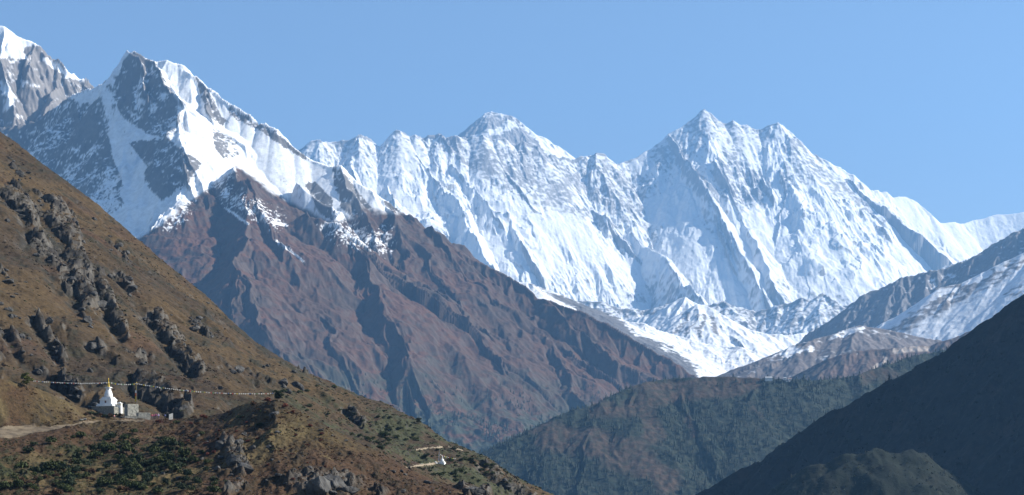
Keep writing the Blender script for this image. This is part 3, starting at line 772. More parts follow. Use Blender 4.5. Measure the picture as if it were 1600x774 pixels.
def near_slope():
    y4 = tab([(-300, 690), (0, 682), (60, 690), (110, 705), (165, 726), (235, 726), (270, 722), (345, 692), (430, 662), (510, 650), (640, 640), (800, 630), (1100, 610)])
    c4 = tab(F_CREST)
    front = tab([(-300, 722), (-150, 705), (0, 686), (60, 678), (110, 668), (150, 662), (190, 660), (235, 661), (270, 668), (345, 672), (430, 668), (510, 692), (640, 750), (740, 778), (1000, 870), (1100, 920)])
    back = tab([(-300, 690), (-150, 678), (0, 668), (60, 667), (110, 665), (150, 658), (190, 656), (235, 656), (270, 659), (345, 655), (430, 640), (510, 675), (640, 741), (740, 772), (1000, 860), (1100, 910)])
    y2 = tab([(-300, 636), (0, 640), (110, 668), (150, 690), (200, 702), (235, 702), (270, 690), (345, 650), (430, 632), (640, 622), (1100, 595)])
    y3 = tab([(-300, 660), (0, 662), (110, 682), (150, 708), (200, 712), (235, 712), (270, 706), (345, 672), (430, 645), (640, 632), (1100, 603)])
    bot = tab([(-300, 800), (0, 792), (400, 785), (560, 786), (700, 795), (760, 808), (1000, 900), (1100, 950)])
    st = [(lambda p: 300.0, lambda p, y: -75.0), (lambda p: 470.0, lambda p, y: -52.0), (lambda p: 565.0, on_row(bot)), (y2, on_row(front)), (y3, on_row(back)), (y4, on_row(c4)),
          (lambda p: y4(p) + 45, lambda p, y: (HY - c4(p)) / FPX * y4(p) - (16 if p > 345 or p < 130 else 3)), (lambda p: y4(p) + 120, lambda p, y: (HY - c4(p)) / FPX * y4(p) - 70)]
    npx = np.linspace(-300, 1100, 1120)
    rows = np.concatenate([np.arange(300, 560, 6), np.arange(560, 742, .55), np.arange(742, 840, 3)]).astype(f32)
    Z = profile_Z(npx, rows, st)
    u, rows, X, Y = grid(-300, 1100, 1120, rows)
    Z = blur(Z, 3)
    px = CX + X / Y * FPX; py = HY - Z / Y * FPX
    n1 = fbm(X / 14, Y / 22, 5, 82); n2 = fbm(X / 2.6, Y / 4, 4, 83); n3 = fbm(X / 40, Y / 60, 3, 84)
    trail = (lin_dist(px, py, [(-160, 694), (0, 677), (30, 675), (50, 673)]) < 7.5) | (lin_dist(px, py, [(-160, 692), (0, 677), (40, 674), (80, 671), (110, 667), (150, 662), (195, 660), (225, 660)]) < np.interp(px, [0, 60, 110, 140, 225], [7.5, 4.2, 2.0, 1.1, .8]))
    court = sstep(1.1, .7, np.maximum(np.abs(px - 195) / 50, np.abs(py - 650) / 9))
    calm = np.maximum(blur(trail.astype(f32), 4), court)
    m = (1 - calm) * (.3 + .7 * sstep(0, 30, np.abs(np.array([[y4(p) for p in npx]], f32) - Y)))
    Z = Z + m * (fbm(X / 45, Y / 60, 3, 85) * 2.2 + fbm(X / 11, Y / 16, 3, 86) * 1.0)
    Z = carve(X, Y, Z, u, rows, (26, 12, 6), .06, m, 43)
    lump = sstep(.15, .6, n1 * .7 + n2 * .5)
    Z = Z + m * (lump * .8 + ridged(X / 3, Y / 4.2, 4, 87) * .45 + n2 * .25)
    px = CX + X / Y * FPX; py = HY - Z / Y * FPX
    O = np.zeros_like(Z)
    for pts, w, a in (([(350, 692), (375, 700)], 12, .8), ([(365, 715), (380, 730)], 16, .9), ([(425, 650), (432, 656)], 5, .5), ([(470, 765), (540, 760)], 30, .7), ([(560, 752), (600, 770)], 14, .6), ([(730, 765), (760, 775)], 14, .9), ([(380, 755), (360, 770)], 12, .6)):
        O = np.maximum(O, a * stroke(px + n1 * 8, py + n1 * 8, pts, w))
    crag = sstep(.3, .8, O + n1 * .35 + n2 * .15)
    Z = Z + crag * (.2 + 1.8 * cells(X + n2 * .3, Y * .8, 4.5, 5) + 1.0 * cells(X, Y * .8, 1.9, 6))
    gx, gy = grad(Z, u, rows); sl = np.sqrt(gx * gx + gy * gy)
    soil = mixc(full((.066, .038, .020), Z), rgb(.078, .055, .024), sstep(-.2, .5, n3 + .4 * n1))
    soil = mixc(soil, rgb(.036, .027, .016), sstep(-.05, .4, n1 * .6 + n2 * .6) * .85)
    soil = mixc(soil, rgb(.036, .042, .016), sstep(-.1, .4, n1 * .5 + n2 * .4) * sstep(330, 250, px + n1 * 30) * sstep(672, 700, py) * .8)
    soil = mixc(soil, rgb(.115, .088, .04), sstep(.2, .6, -n1 + n3 * .6) * .7)
    rock = mixc(full((.12, .11, .095), Z), rgb(.06, .055, .048), sstep(-.2, .4, n2))
    col = mixc(soil, rock, np.clip(crag * sstep(.4, .9, sl + .3 * n2), 0, 1))
    col = mixc(col, rgb(.15, .12, .085), court * .55)
    setting(grid_mesh('near_slope', X, Y, Z, col, M_NEAR), 'scrubby brown knoll and slope below the shrine')
    HEIGHT['near_slope'] = (u, rows, Z)
    HILL.update(Fpx=px, Fpy=py, Fcrag=crag, Ftrail=trail)
    setting(grid_mesh('trail', X, Y, Z + .05 - .0, mixc(full((.185, .145, .095), Z), rgb(.10, .075, .05), sstep(-.2, .5, n2 + n1 * .4)), M_PATH, trail & (Y > 560) & (Y < 745)), 'pale dusty trail leading to the shrine')


def grounds():
    xs = np.linspace(-500, 500, 80).astype(f32); ys = np.linspace(-250, 420, 60).astype(f32)
    X, Y = np.meshgrid(xs, ys)
    Z = np.interp(Y, [-250, -20, 5, 60, 300, 420], [40, 2, -1.7, -14, -77, -80]).astype(f32) + fbm(X / 20, Y / 20, 4, 99) * np.interp(np.hypot(X, Y), [0, 10, 60], [0, .3, 2.0])
    Z = Z - np.clip(X, 0, 500) * .5 * sstep(60, 300, Y)
    setting(grid_mesh('ground', X, Y, Z, full((.11, .08, .04), Z), M_NEAR), 'grassy slope falling away below the viewpoint')
    me = bpy.data.meshes.new('valley_floor')
    me.from_pydata([(-8900, -290, -400), (11900, -290, -400), (11900, 30900, -400), (-8900, 30900, -400)], [], [(0, 1, 2, 3)])
    me.attributes.new('tint', 'FLOAT_COLOR', 'POINT').data.foreach_set('color', [.08, .075, .05, 1] * 4)
    me.materials.append(M_FOREST)
    o = bpy.data.objects.new('valley_floor', me); COL.objects.link(o); setting(o, 'valley floor far below the hills')


hillside(); near_slope(); grounds()



# ------------------------------------------------------------------ plants that nobody could count
def leaf_mat(name, vary=.4, rough=.8):
    m = bpy.data.materials.new(name); m.use_nodes = True
    nt = m.node_tree; N = nt.nodes; L = nt.links
    bs = N['Principled BSDF']; bs.inputs['Roughness'].default_value = rough; bs.inputs['Specular IOR Level'].default_value = .2
    at = N.new('ShaderNodeAttribute'); at.attribute_name = 'tint'
    nz = N.new('ShaderNodeTexNoise'); nz.inputs['Scale'].default_value = 2.0; nz.inputs['Detail'].default_value = 3
    tc = N.new('ShaderNodeTexCoord'); L.new(tc.outputs['Object'], nz.inputs['Vector'])
    mr = N.new('ShaderNodeMapRange'); mr.inputs[1].default_value = .3; mr.inputs[2].default_value = .7; mr.inputs[3].default_value = 1 - vary; mr.inputs[4].default_value = 1 + vary
    L.new(nz.outputs[0], mr.inputs[0])
    v = N.new('ShaderNodeVectorMath'); v.operation = 'SCALE'
    L.new(at.outputs['Color'], v.inputs[0]); L.new(mr.outputs[0], v.inputs['Scale']); L.new(v.outputs[0], bs.inputs['Base Color'])
    return m


def poly_mesh(name, verts, faces, tint=None, mat=None, smooth=False):
    """faces: (n, k) index array"""
    me = bpy.data.meshes.new(name)
    verts = np.asarray(verts, f32); faces = np.asarray(faces, np.int32); k = faces.shape[1]
    me.vertices.add(len(verts)); me.vertices.foreach_set('co', verts.ravel())
    me.loops.add(faces.size); me.loops.foreach_set('vertex_index', faces.ravel())
    me.polygons.add(len(faces)); me.polygons.foreach_set('loop_start', np.arange(0, faces.size, k, dtype=np.int32))
    if smooth: me.polygons.foreach_set('use_smooth', np.ones(len(faces), bool))
    if tint is not None:
        c = np.ones((len(verts), 4), f32); c[:, :3] = tint
        me.attributes.new('tint', 'FLOAT_COLOR', 'POINT').data.foreach_set('color', c.ravel())
    me.update(calc_edges=True)
    if mat: me.materials.append(mat)
    return me


def link(name, me, parent=None):
    o = bpy.data.objects.new(name, me); COL.objects.link(o)
    if parent is not None: o.parent = parent
    return o


rs = np.random.RandomState(11)


def leaf_quads(n, size, seed, flat=.8, hollow=.35):
    r = np.random.RandomState(seed)
    d = r.normal(size=(n, 3)); d /= np.linalg.norm(d, axis=1)[:, None]
    p = d * (hollow + (1 - hollow) * r.rand(n, 1) ** .6); p[:, 2] = np.abs(p[:, 2]) * flat
    a = r.normal(size=(n, 3)) + d * .4; a /= np.linalg.norm(a, axis=1)[:, None]
    b = np.cross(a, r.normal(size=(n, 3))); b /= np.linalg.norm(b, axis=1)[:, None]
    sz = size * (.6 + .8 * r.rand(n, 1))
    v = np.stack([p - a * sz, p + b * sz * .6, p + a * sz, p - b * sz * .6], 1).reshape(-1, 3)
    return v, np.arange(n * 4).reshape(n, 4)


def groundv(name, X, Y, field=None):
    u, rows, Z = HEIGHT[name]
    if field is not None: Z = field
    fu = np.clip(np.interp(X / Y, u, np.arange(len(u))), 0, len(u) - 1.001); fr = np.clip(np.interp(Y, rows, np.arange(len(rows))), 0, len(rows) - 1.001)
    i, j = fr.astype(int), fu.astype(int); a, b = fr - i, fu - j
    return Z[i, j] * (1 - a) * (1 - b) + Z[i + 1, j] * a * (1 - b) + Z[i, j + 1] * (1 - a) * b + Z[i + 1, j + 1] * a * b


def strew(name, label, protos, pts, size, stretch, tint, mat):
    """one mesh of many small plants: protos are (verts, faces), spread over pts"""
    V, F, T, off = [], [], [], 0
    pick = rs.randint(0, len(protos), len(pts)); ang = rs.rand(len(pts)) * 6.283
    for k, (v, f) in enumerate(protos):
        w = np.nonzero(pick == k)[0]
        if not len(w): continue
        c, s_ = np.cos(ang[w])[:, None], np.sin(ang[w])[:, None]
        x = v[None, :, 0] * c - v[None, :, 1] * s_; y = v[None, :, 0] * s_ + v[None, :, 1] * c; z = np.broadcast_to(v[None, :, 2], x.shape)
        q = np.stack([x * size[w, None], y * size[w, None], z * (size * stretch)[w, None]], -1) + pts[w, None, :]
        V.append(q.reshape(-1, 3)); n = len(v)
        F.append((f[None] + (np.arange(len(w)) * n)[:, None, None]).reshape(-1, f.shape[1]) + off); off += len(w) * n
        T.append((tint[w, None, :] * (.75 + .5 * rs.rand(len(w), n // 4 if n % 4 == 0 else n, 1)).repeat(4 if n % 4 == 0 else 1, 1)).reshape(-1, 3))
    o = link(name, poly_mesh(name, np.concatenate(V), np.concatenate(F), np.concatenate(T), mat))
    o['kind'] = 'stuff'; o['label'] = label
    return o


def conifer_proto(seed, tiers=6, sides=7):
    r = np.random.RandomState(seed); v, f = [], []
    for t in range(tiers):
        z0 = .08 + .92 * t / tiers; z1 = min(1.0, z0 + 1.5 / tiers); rad = .24 * (1 - t / tiers) ** .8 + .02
        b = len(v); lean = r.normal(size=2) * .015
        v.append((lean[0], lean[1], z1))
        for k in range(sides):
            a = 6.283 * (k + r.rand() * .7) / sides; q = rad * (.55 + .75 * r.rand())
            v.append((q * math.cos(a), q * math.sin(a), z0 - .05 * r.rand()))
        for k in range(sides):
            f.append((b, b + 1 + k, b + 1 + (k + 1) % sides))
    return np.array(v, f32), np.array(f, np.int32)


LEAF = leaf_mat('leaves'); NEEDLE = leaf_mat('needles', .3)
conifers = [conifer_proto(k) for k in range(5)]
bushes = [leaf_quads(22, .34, k) for k in range(6)]


def pick_ground(name, n, x0, x1, y0, y1, pxr, pyr):
    X = x0 + (x1 - x0) * rs.rand(n); Y = y0 + (y1 - y0) * rs.rand(n); Z = groundv(name, X, Y)
    px = CX + X / Y * FPX; py = HY - Z / Y * FPX
    k = (px > pxr[0]) & (px < pxr[1]) & (py > pyr[0]) & (py < pyr[1])
    return X[k], Y[k], Z[k], px[k], py[k]


def cover():
    # forest on the valley ridge
    X, Y, Z, px, py = pick_ground('wooded_ridge', 26000, -400, 1700, 5150, 6500, (640, 1660), (520, 830))
    bare = groundv('wooded_ridge', X, Y, WOOD['bare']) if WOOD['bare'].shape == HEIGHT['wooded_ridge'][2].shape else np.zeros_like(X)
    k = rs.rand(len(X)) > np.clip(bare * 1.15 + .1, 0, .985)
    h = (5 + 11 * rs.rand(len(X)) ** 1.8)[k]
    tint = np.array([.015, .026, .020]) * (.6 + .9 * rs.rand(k.sum(), 1)) + np.array([.012, .008, 0]) * rs.rand(k.sum(), 1)
    strew('forest', 'dark conifer forest covering the valley ridge', conifers, np.stack([X, Y, Z - 1], -1)[k], h, np.full(k.sum(), 1.0), tint, NEEDLE)
    # woods on the brown mountain's lower slope
    X, Y, Z, px, py = pick_ground('mountain_brown_ridge', 26000, -1200, 700, 7950, 9700, (430, 1080), (560, 780))
    k = rs.rand(len(X)) < sstep(-.15, .25, fbm(X / 160, Y / 160, 4, 17)) * sstep(580, 700, py) * .8
    strew('woodland', 'patches of dark trees low on the brown mountain', conifers, np.stack([X, Y, Z - 1], -1)[k], (8 + 10 * rs.rand(k.sum())), np.full(k.sum(), .95),
          np.array([.026, .038, .027]) * (.6 + .9 * rs.rand(k.sum(), 1)), NEEDLE)
    # trees of the shaded hillside
    X, Y, Z, px, py = pick_ground('shaded_hill', 16000, 0, 900, 2380, 3190, (1050, 1660), (440, 800))
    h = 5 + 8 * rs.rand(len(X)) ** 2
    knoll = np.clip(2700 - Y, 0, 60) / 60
    tint = np.array([.014, .018, .016]) * (.5 + 1.0 * rs.rand(len(X), 1)) + knoll[:, None] * np.array([.030, .034, .012]) * rs.rand(len(X), 1)  # knoll trees get a brighter tint, sunlight put into their colour
    nn = fbm(X / 45, Y / 60, 4, 61) + .4 * fbm(X / 14, Y / 18, 3, 62)
    keep = rs.rand(len(X)) < sstep(-.45, .35, nn + knoll * .5) * .9 + .08
    X, Y, Z, h, tint, knoll, nn = X[keep], Y[keep], Z[keep], h[keep] * (.8 + .35 * nn[keep]) * (1 - .4 * knoll[keep]), tint[keep], knoll[keep], nn[keep]
    half = rs.rand(len(X)) < .28 - .22 * knoll
    strew('hill_forest', 'dark trees covering the shaded hillside', conifers, np.stack([X, Y, Z - .6], -1)[half], h[half], np.full(half.sum(), 1.0), tint[half], NEEDLE)
    o = ~half
    strew('hill_thicket', 'dense bushes covering the shaded hillside', bushes, np.stack([X, Y, Z - .3], -1)[o], h[o] * .38, np.full(o.sum(), 1.0), tint[o], LEAF)
    # low scrub on the grassy hillside
    X, Y, Z, px, py = pick_ground('hillside', 60000, -420, 80, 745, 1560, (-60, 880), (180, 790))
    n = fbm(X / 25, Y / 45, 4, 18) + .5 * fbm(X / 90, Y / 160, 3, 19)
    green = sstep(540, 690, py + 60 * n) * sstep(300, 480, px)
    k = rs.rand(len(X)) < sstep(-.25, .5, n + green * .25) * .55 + .05
    c = np.array([.052, .036, .022]) * (.5 + .9 * rs.rand(len(X), 1)); g = np.array([.040, .050, .020]) * (.6 + .9 * rs.rand(len(X), 1))
    tint = np.where((rs.rand(len(X)) < green * .65 + .16)[:, None], g, c)
    cr = groundv('hillside', X, Y, blur(HILL['crag'].astype(f32), 14))
    k = k | (rs.rand(len(X)) < np.clip(cr * 1.2, 0, .5))
    tint = tint * (1 - .35 * np.clip(cr * 2, 0, 1))[:, None]
    r = .3 + .75 * rs.rand(len(X)) ** 2.2 + cr * .5 * rs.rand(len(X)) + green * .35 * rs.rand(len(X))
    strew('hillside_scrub', 'low brown and green scrub dotted over the hillside', bushes, np.stack([X, Y, Z - .1], -1)[k], r[k], np.full(k.sum(), .8), tint[k], LEAF)
    # scrub on the near slope
    X, Y, Z, px, py = pick_ground('near_slope', 60000, -200, 30, 545, 735, (-40, 880), (560, 800))
    n = fbm(X / 8, Y / 12, 4, 28); tr = groundv('near_slope', X, Y, HILL['Ftrail'].astype(f32))
    k = (rs.rand(len(X)) < sstep(-.35, .5, n) * .75 + .06) & (tr < .05) & ~((np.abs(px - 195) < 46) & (np.abs(py - 649) < 8.5))
    gl = sstep(350, 240, px + 60 * n) * sstep(665, 695, py)
    c = np.array([.062, .032, .017]) * (.45 + 1.0 * rs.rand(len(X), 1)); g = np.array([.034, .046, .016]) * (.6 + .9 * rs.rand(len(X), 1)); y = np.array([.10, .072, .03]) * (.6 + .6 * rs.rand(len(X), 1))
    w = rs.rand(len(X))[:, None]
    tint = np.where(w < .10 + .55 * gl[:, None], g, np.where(w > .78, y, c))
    r = .16 + .42 * rs.rand(len(X)) ** 2
    strew('knoll_scrub', 'low russet scrub covering the near knoll', bushes, np.stack([X, Y, Z - .06], -1)[k], r[k], np.full(k.sum(), .85), tint[k], LEAF)


cover()



# ------------------------------------------------------------------ things: helpers
def tag(o, label, cat, group=None):
    o['label'] = label; o['category'] = cat
    if group: o['group'] = group
    return o


def empty(name, loc, rz=0, size=1):
    o = bpy.data.objects.new(name, None); COL.objects.link(o)
    o.location = loc; o.rotation_euler = (0, 0, rz); o.empty_display_size = size
    return o


def copy_thing(o):
    c = o.copy(); COL.objects.link(c)
    for ch in list(o.children):
        d = ch.copy(); COL.objects.link(d); d.parent = c
        for g in list(ch.children):
            e = g.copy(); COL.objects.link(e); e.parent = d
    return c


class MB:
    """collects boxes, tapered prisms and tubes into one mesh"""
    def __init__(self): self.v, self.f = [], []

    def box(self, x0, x1, y0, y1, z0, z1, t=1.0, jit=0):
        cx, cy = (x0 + x1) / 2, (y0 + y1) / 2; b = len(self.v); r = random.Random(b + int(x0 * 97) + 5)
        for z, k in ((z0, 1.0), (z1, t)):
            for x, y in ((x0, y0), (x1, y0), (x1, y1), (x0, y1)):
                self.v.append((cx + (x - cx) * k + r.uniform(-jit, jit), cy + (y - cy) * k + r.uniform(-jit, jit), z + r.uniform(-jit, jit)))
        self.f += [[b + 3, b + 2, b + 1, b], [b + 4, b + 5, b + 6, b + 7]] + [[b + i, b + (i + 1) % 4, b + 4 + (i + 1) % 4, b + 4 + i] for i in range(4)]
        return self

    def lathe(self, prof, n=20, cx=0, cy=0):
        b = len(self.v)
        for r, z in prof:
            for k in range(n):
                a = 2 * math.pi * k / n; self.v.append((cx + r * math.cos(a), cy + r * math.sin(a), z))
        for i in range(len(prof) - 1):
            for k in range(n):
                self.f.append([b + i * n + k, b + i * n + (k + 1) % n, b + (i + 1) * n + (k + 1) % n, b + (i + 1) * n + k])
        self.f.append([b + (len(prof) - 1) * n + k for k in range(n)]); self.f.append([b + k for k in range(n - 1, -1, -1)])
        return self

    def tube(self, p, q, r0, r1=None, n=8):
        r1 = r0 if r1 is None else r1
        p, q = np.array(p, float), np.array(q, float); d = (q - p) / np.linalg.norm(q - p)
        a = np.cross(d, (0, 0, 1) if abs(d[2]) < .9 else (1, 0, 0)); a /= np.linalg.norm(a); c = np.cross(d, a); b = len(self.v)
        for o, r in ((p, r0), (q, r1)):
            for k in range(n):
                t = 2 * math.pi * k / n; self.v.append(tuple(o + r * (a * math.cos(t) + c * math.sin(t))))
        self.f += [[b + k, b + (k + 1) % n, b + n + (k + 1) % n, b + n + k] for k in range(n)]
        self.f += [[b + k for k in range(n - 1, -1, -1)], [b + n + k for k in range(n)]]
        return self

    def quad(self, *pts):
        b = len(self.v); self.v += [tuple(p) for p in pts]; self.f.append([b + i for i in range(len(pts))]); return self

    def build(self, name, mat, parent=None, bevel=0, smooth=False):
        me = bpy.data.meshes.new(name); me.from_pydata(self.v, [], self.f)
        if smooth: me.polygons.foreach_set('use_smooth', [True] * len(me.polygons))
        me.update(); me.materials.append(mat)
        o = link(name, me, parent)
        if bevel:
            m = o.modifiers.new('bevel', 'BEVEL'); m.width = bevel; m.segments = 2
        return o


def plain(name, c, rough=.7, vary=.18, scale=3.0, bump=.25, dist=.05, metal=0.0):
    m = bpy.data.materials.new(name); m.use_nodes = True
    nt = m.node_tree; N = nt.nodes; L = nt.links; bs = N['Principled BSDF']
    bs.inputs['Roughness'].default_value = rough; bs.inputs['Metallic'].default_value = metal
    tc = N.new('ShaderNodeTexCoord'); nz = N.new('ShaderNodeTexNoise'); nz.inputs['Scale'].default_value = scale; nz.inputs['Detail'].default_value = 5
    L.new(tc.outputs['Object'], nz.inputs['Vector'])
    rp = N.new('ShaderNodeValToRGB'); rp.color_ramp.elements[0].position = .3; rp.color_ramp.elements[1].position = .7
    rp.color_ramp.elements[0].color = tuple(x * (1 - vary) for x in c) + (1,); rp.color_ramp.elements[1].color = tuple(min(1, x * (1 + vary * .6)) for x in c) + (1,)
    L.new(nz.outputs[0], rp.inputs[0]); L.new(rp.outputs[0], bs.inputs['Base Color'])
    bp = N.new('ShaderNodeBump'); bp.inputs['Strength'].default_value = bump; bp.inputs['Distance'].default_value = dist
    L.new(nz.outputs[0], bp.inputs['Height']); L.new(bp.outputs[0], bs.inputs['Normal'])
    return m


WHITEWASH = plain('whitewash', (.74, .73, .70), .8, .12, 1.2); STONE = plain('dry_stone', (.25, .24, .20), .9, .45, 2.2, .8, .15); PALE_STONE = plain('pale_stone', (.33, .315, .265), .9, .35, 2.0, .7, .1)
GOLD = plain('gilded', (.62, .42, .06), .45, .15, 4, .1, .02, .35); WOODPOLE = plain('grey_wood', (.20, .17, .14), .8, .3, 6); CORD = plain('cord', (.35, .33, .30), .9)
BARK = plain('bark', (.09, .065, .045), .9, .4, 6, .8, .05); ROCKM = plain('boulder_rock', (.060, .057, .052), .9, .8, 1.3, 1.0, .4)
def cloth(name, c):
    m = plain(name, c, .8, .1); nt = m.node_tree; N = nt.nodes; L = nt.links; bs = N['Principled BSDF']
    tr = N.new('ShaderNodeBsdfTranslucent'); mx = N.new('ShaderNodeMixShader'); mx.inputs[0].default_value = .45
    L.new(bs.inputs['Base Color'].links[0].from_socket, tr.inputs['Color']); L.new(bs.outputs[0], mx.inputs[1]); L.new(tr.outputs[0], mx.inputs[2]); L.new(mx.outputs[0], N['Material Output'].inputs['Surface'])
    return m


FLAGC = [cloth('flag_' + n, c) for n, c in (('blue', (.07, .16, .42)), ('white', (.72, .71, .68)), ('red', (.42, .06, .05)), ('green', (.07, .25, .10)), ('yellow', (.58, .44, .06)))]


def seat(px, py, dy=0.0, terrain='near_slope'):
    p = hit(terrain, px, py)
    return (p[0], p[1] + dy, ground(terrain, p[0], p[1] + dy)) if p else None


# ------------------------------------------------------------------ the shrine and its court
def masonry(mb, x0, x1, y0, y1, z0, z1, course=.42, stone=.75, seed=1):
    """rough courses of single stones round a solid core"""
    r = random.Random(seed)
    mb.box(x0 + .12, x1 - .12, y0 + .12, y1 - .12, z0, z1 - .05)
    z = z0
    while z < z1 - .1:
        h = min(course * r.uniform(.8, 1.2), z1 - z)
        for side in range(4):
            a, b = (x0, x1) if side % 2 == 0 else (y0, y1)
            t = a
            while t < b - .05:
                w = min(stone * r.uniform(.6, 1.4), b - t); d = r.uniform(-.05, .07)
                if side == 0: mb.box(t + .02, t + w - .02, y0 - d, y0 + .3, z + .015, z + h - .015, 1, .025)
                if side == 2: mb.box(t + .02, t + w - .02, y1 - .3, y1 + d, z + .015, z + h - .015, 1, .025)
                if side == 1: mb.box(x1 - .3, x1 + d, t + .02, t + w - .02, z + .015, z + h - .015, 1, .025)
                if side == 3: mb.box(x0 - d, x0 + .3, t + .02, t + w - .02, z + .015, z + h - .015, 1, .025)
                t += w
        z += h
    return mb


K = 722 / FPX       # metres per photograph pixel at the shrine


def at(px, py, Y): return P(px, py, Y)


def stupa():
    x, y, _ = at(169.5, 637, 722); z = at(169.5, 636.4, 722)[2]
    pl = empty('stone_platform', (x, y, z), R(-17)); tag(pl, 'dry stone platform carrying the white stupa', 'platform')
    masonry(MB(), -4.1, 3.9, -3.7, 3.7, -3.6, 0, .45, .8, 3).build('base', STONE, pl)
    e = MB(); r = random.Random(5)
    t = -4.2
    while t < 4.0:
        w = r.uniform(.8, 1.3); e.box(t, min(t + w - .03, 4.05), -3.9, -3.2, .004, .16, 1, .02); t += w
    e.build('coping', PALE_STONE, pl)
    st = empty('stupa', (x, y, z), R(-17)); tag(st, 'white Buddhist stupa with a gilded spire on its stone platform', 'stupa'); st.scale = (.84, .84, 1)
    MB().box(-3.5, 3.5, -3.5, 3.5, .17, .62).box(-3.15, 3.15, -3.15, 3.15, .62, 1.0).build('plinth', WHITEWASH, st, .04)
    MB().box(-2.45, 2.45, -2.45, 2.45, 1.0, 2.2, .97).box(-2.62, 2.62, -2.62, 2.62, 2.2, 2.38).build('throne', WHITEWASH, st, .03)
    s_ = MB()
    for k in range(4):
        w = 2.35 - k * .2; s_.box(-w, w, -w, w, 2.38 + k * .22, 2.6 + k * .22)
    s_.build('steps', WHITEWASH, st, .02)
    prof = [(1.62, 3.26), (1.66, 3.5), (1.62, 3.9), (1.5, 4.35), (1.32, 4.8), (1.12, 5.2), (.98, 5.42), (.9, 5.5)]
    MB().lathe(prof, 32).build('dome', WHITEWASH, st, 0, True)
    hm = MB().box(-.72, .72, -.72, .72, 5.5, 6.2).build('harmika', WHITEWASH, st, .02)
    MB().box(-1.15, 1.15, -1.15, 1.15, 6.2, 6.34).box(-.95, .95, -.95, .95, 6.34, 6.5).build('cornice', WHITEWASH, hm, .02)
    rings = []
    for k in range(13):
        r0 = .52 - k * .030; z0 = 6.5 + k * .165
        rings += [(r0 * .86, z0), (r0, z0 + .03), (r0, z0 + .11), (r0 * .84, z0 + .15)]
    sp = MB().lathe(rings, 18).build('spire', GOLD, st, 0, True)
    MB().lathe([(.10, 8.6), (.34, 8.66), (.36, 8.72), (.12, 8.78), (.10, 8.95), (.18, 9.05), (.16, 9.2), (.03, 9.45)], 14).build('finial', GOLD, sp, 0, True)
    # the niche in the front of the throne
    MB().box(-.32, .32, -2.47, -2.40, 1.25, 1.95).build('niche', plain('niche_wood', (.16, .07, .04)), st)
    # little shrine at its corner
    q = at(187.0, 635.5, 721); b = empty('offering_shrine', q, R(-17)); tag(b, 'small white offering shrine with a yellow band beside the stupa', 'shrine')
    MB().box(-.7, .7, -.6, .6, -2.2, 1.0).build('body', WHITEWASH, b, .03)
    MB().box(-.72, .72, -.62, .62, .45, .62).build('band', FLAGC[4], b)
    MB().box(-.85, .85, -.75, .75, 1.0, 1.12).box(-.5, .5, -.45, .45, 1.12, 1.45, .5).build('roof', WHITEWASH, b, .02)
    # wall block and terrace to the right
    q = at(205.3, 648.6, 716)
    w = masonry(MB(), -1.9, 1.9, -1.2, 1.2, -1.2, 3.45, .4, .6, 8).build('stone_wall', PALE_STONE); w.location = q; w.rotation_euler = (0, 0, R(36)); tag(w, 'pale square block of dry stone wall right of the stupa', 'wall')
    q = at(214, 657.5, 711)
    w = masonry(MB(), -4.2, 3.9, -1.4, 2.2, -1.6, 1.35, .38, .7, 9)
    masonry(w, .4, 4.2, -.6, 2.6, 1.0, 2.6, .38, .7, 10)
    w = w.build('stone_terrace', PALE_STONE); w.location = q; w.rotation_euler = (0, 0, R(22)); tag(w, 'pale stepped stone terrace below the wall block and flag pole', 'terrace')
    q = at(267, 655.8, 708)
    s2 = MB().box(-.66, .66, -.25, .25, -.5, 1.6, .93, .03); s2.v += [(-.64, -.22, 1.602), (.64, -.22, 1.602), (.64, .22, 1.602), (-.64, .22, 1.602), (.56, -.2, 2.05), (.6, .2, 2.02)]
    b = len(s2.v) - 6; s2.f += [[b, b + 1, b + 4], [b + 3, b + 5, b + 2], [b + 1, b + 2, b + 5, b + 4], [b, b + 4, b + 5, b + 3]]
    s2 = s2.build('standing_stone', plain('pale_slab', (.52, .50, .45), .85, .3, 2, .4, .06)); s2.location = q; s2.rotation_euler = (0, 0, R(22)); tag(s2, 'pale upright stone slab at the right end of the court', 'slab')


def hang(p, q, sag, n):
    p, q = np.array(p), np.array(q); t = np.linspace(0, 1, n)[:, None]
    c = p + (q - p) * t; c[:, 2] -= (4 * sag * t * (1 - t))[:, 0]
    return c


def flag_line(name, pts, label, group, n_flags, size=.35, off=0):
    """a cord with small square flags hanging from it"""
    o = pts[0]; root = empty(name, tuple(o)); tag(root, label, 'prayer flags', group)
    L = pts - o; cd = MB()
    for a, b in zip(L[:-1], L[1:]): cd.tube(a, b, .02, n=5)
    cd.build('cord', CORD, root)
    d = np.concatenate([[0], np.cumsum(np.linalg.norm(np.diff(L, axis=0), axis=1))]); r = random.Random(n_flags)
    me = {}
    for k in range(n_flags):
        s0 = d[-1] * (k + .5) / n_flags
        c = np.array([np.interp(s0, d, L[:, i]) for i in range(3)]); c2 = np.array([np.interp(s0 + size, d, L[:, i]) for i in range(3)]); w = (c2 - c) / (np.linalg.norm(c2 - c) + 1e-9) * size
        sw = np.array([r.uniform(-.10, .04), size * r.uniform(.35, .95), -size * r.uniform(.6, .95)])
        mid = np.array([r.uniform(-.05, .05), r.uniform(-.06, .06), 0])
        m = MB()
        q1 = [c, c + w, c + w + sw * .5 + mid, c + sw * .5 + mid]
        m.quad(*q1).quad(q1[3], q1[2], c + w + sw, c + sw)
        m.build('flag', FLAGC[(k + off) % 5 if r.random() > .5 else 1], root)
    return root


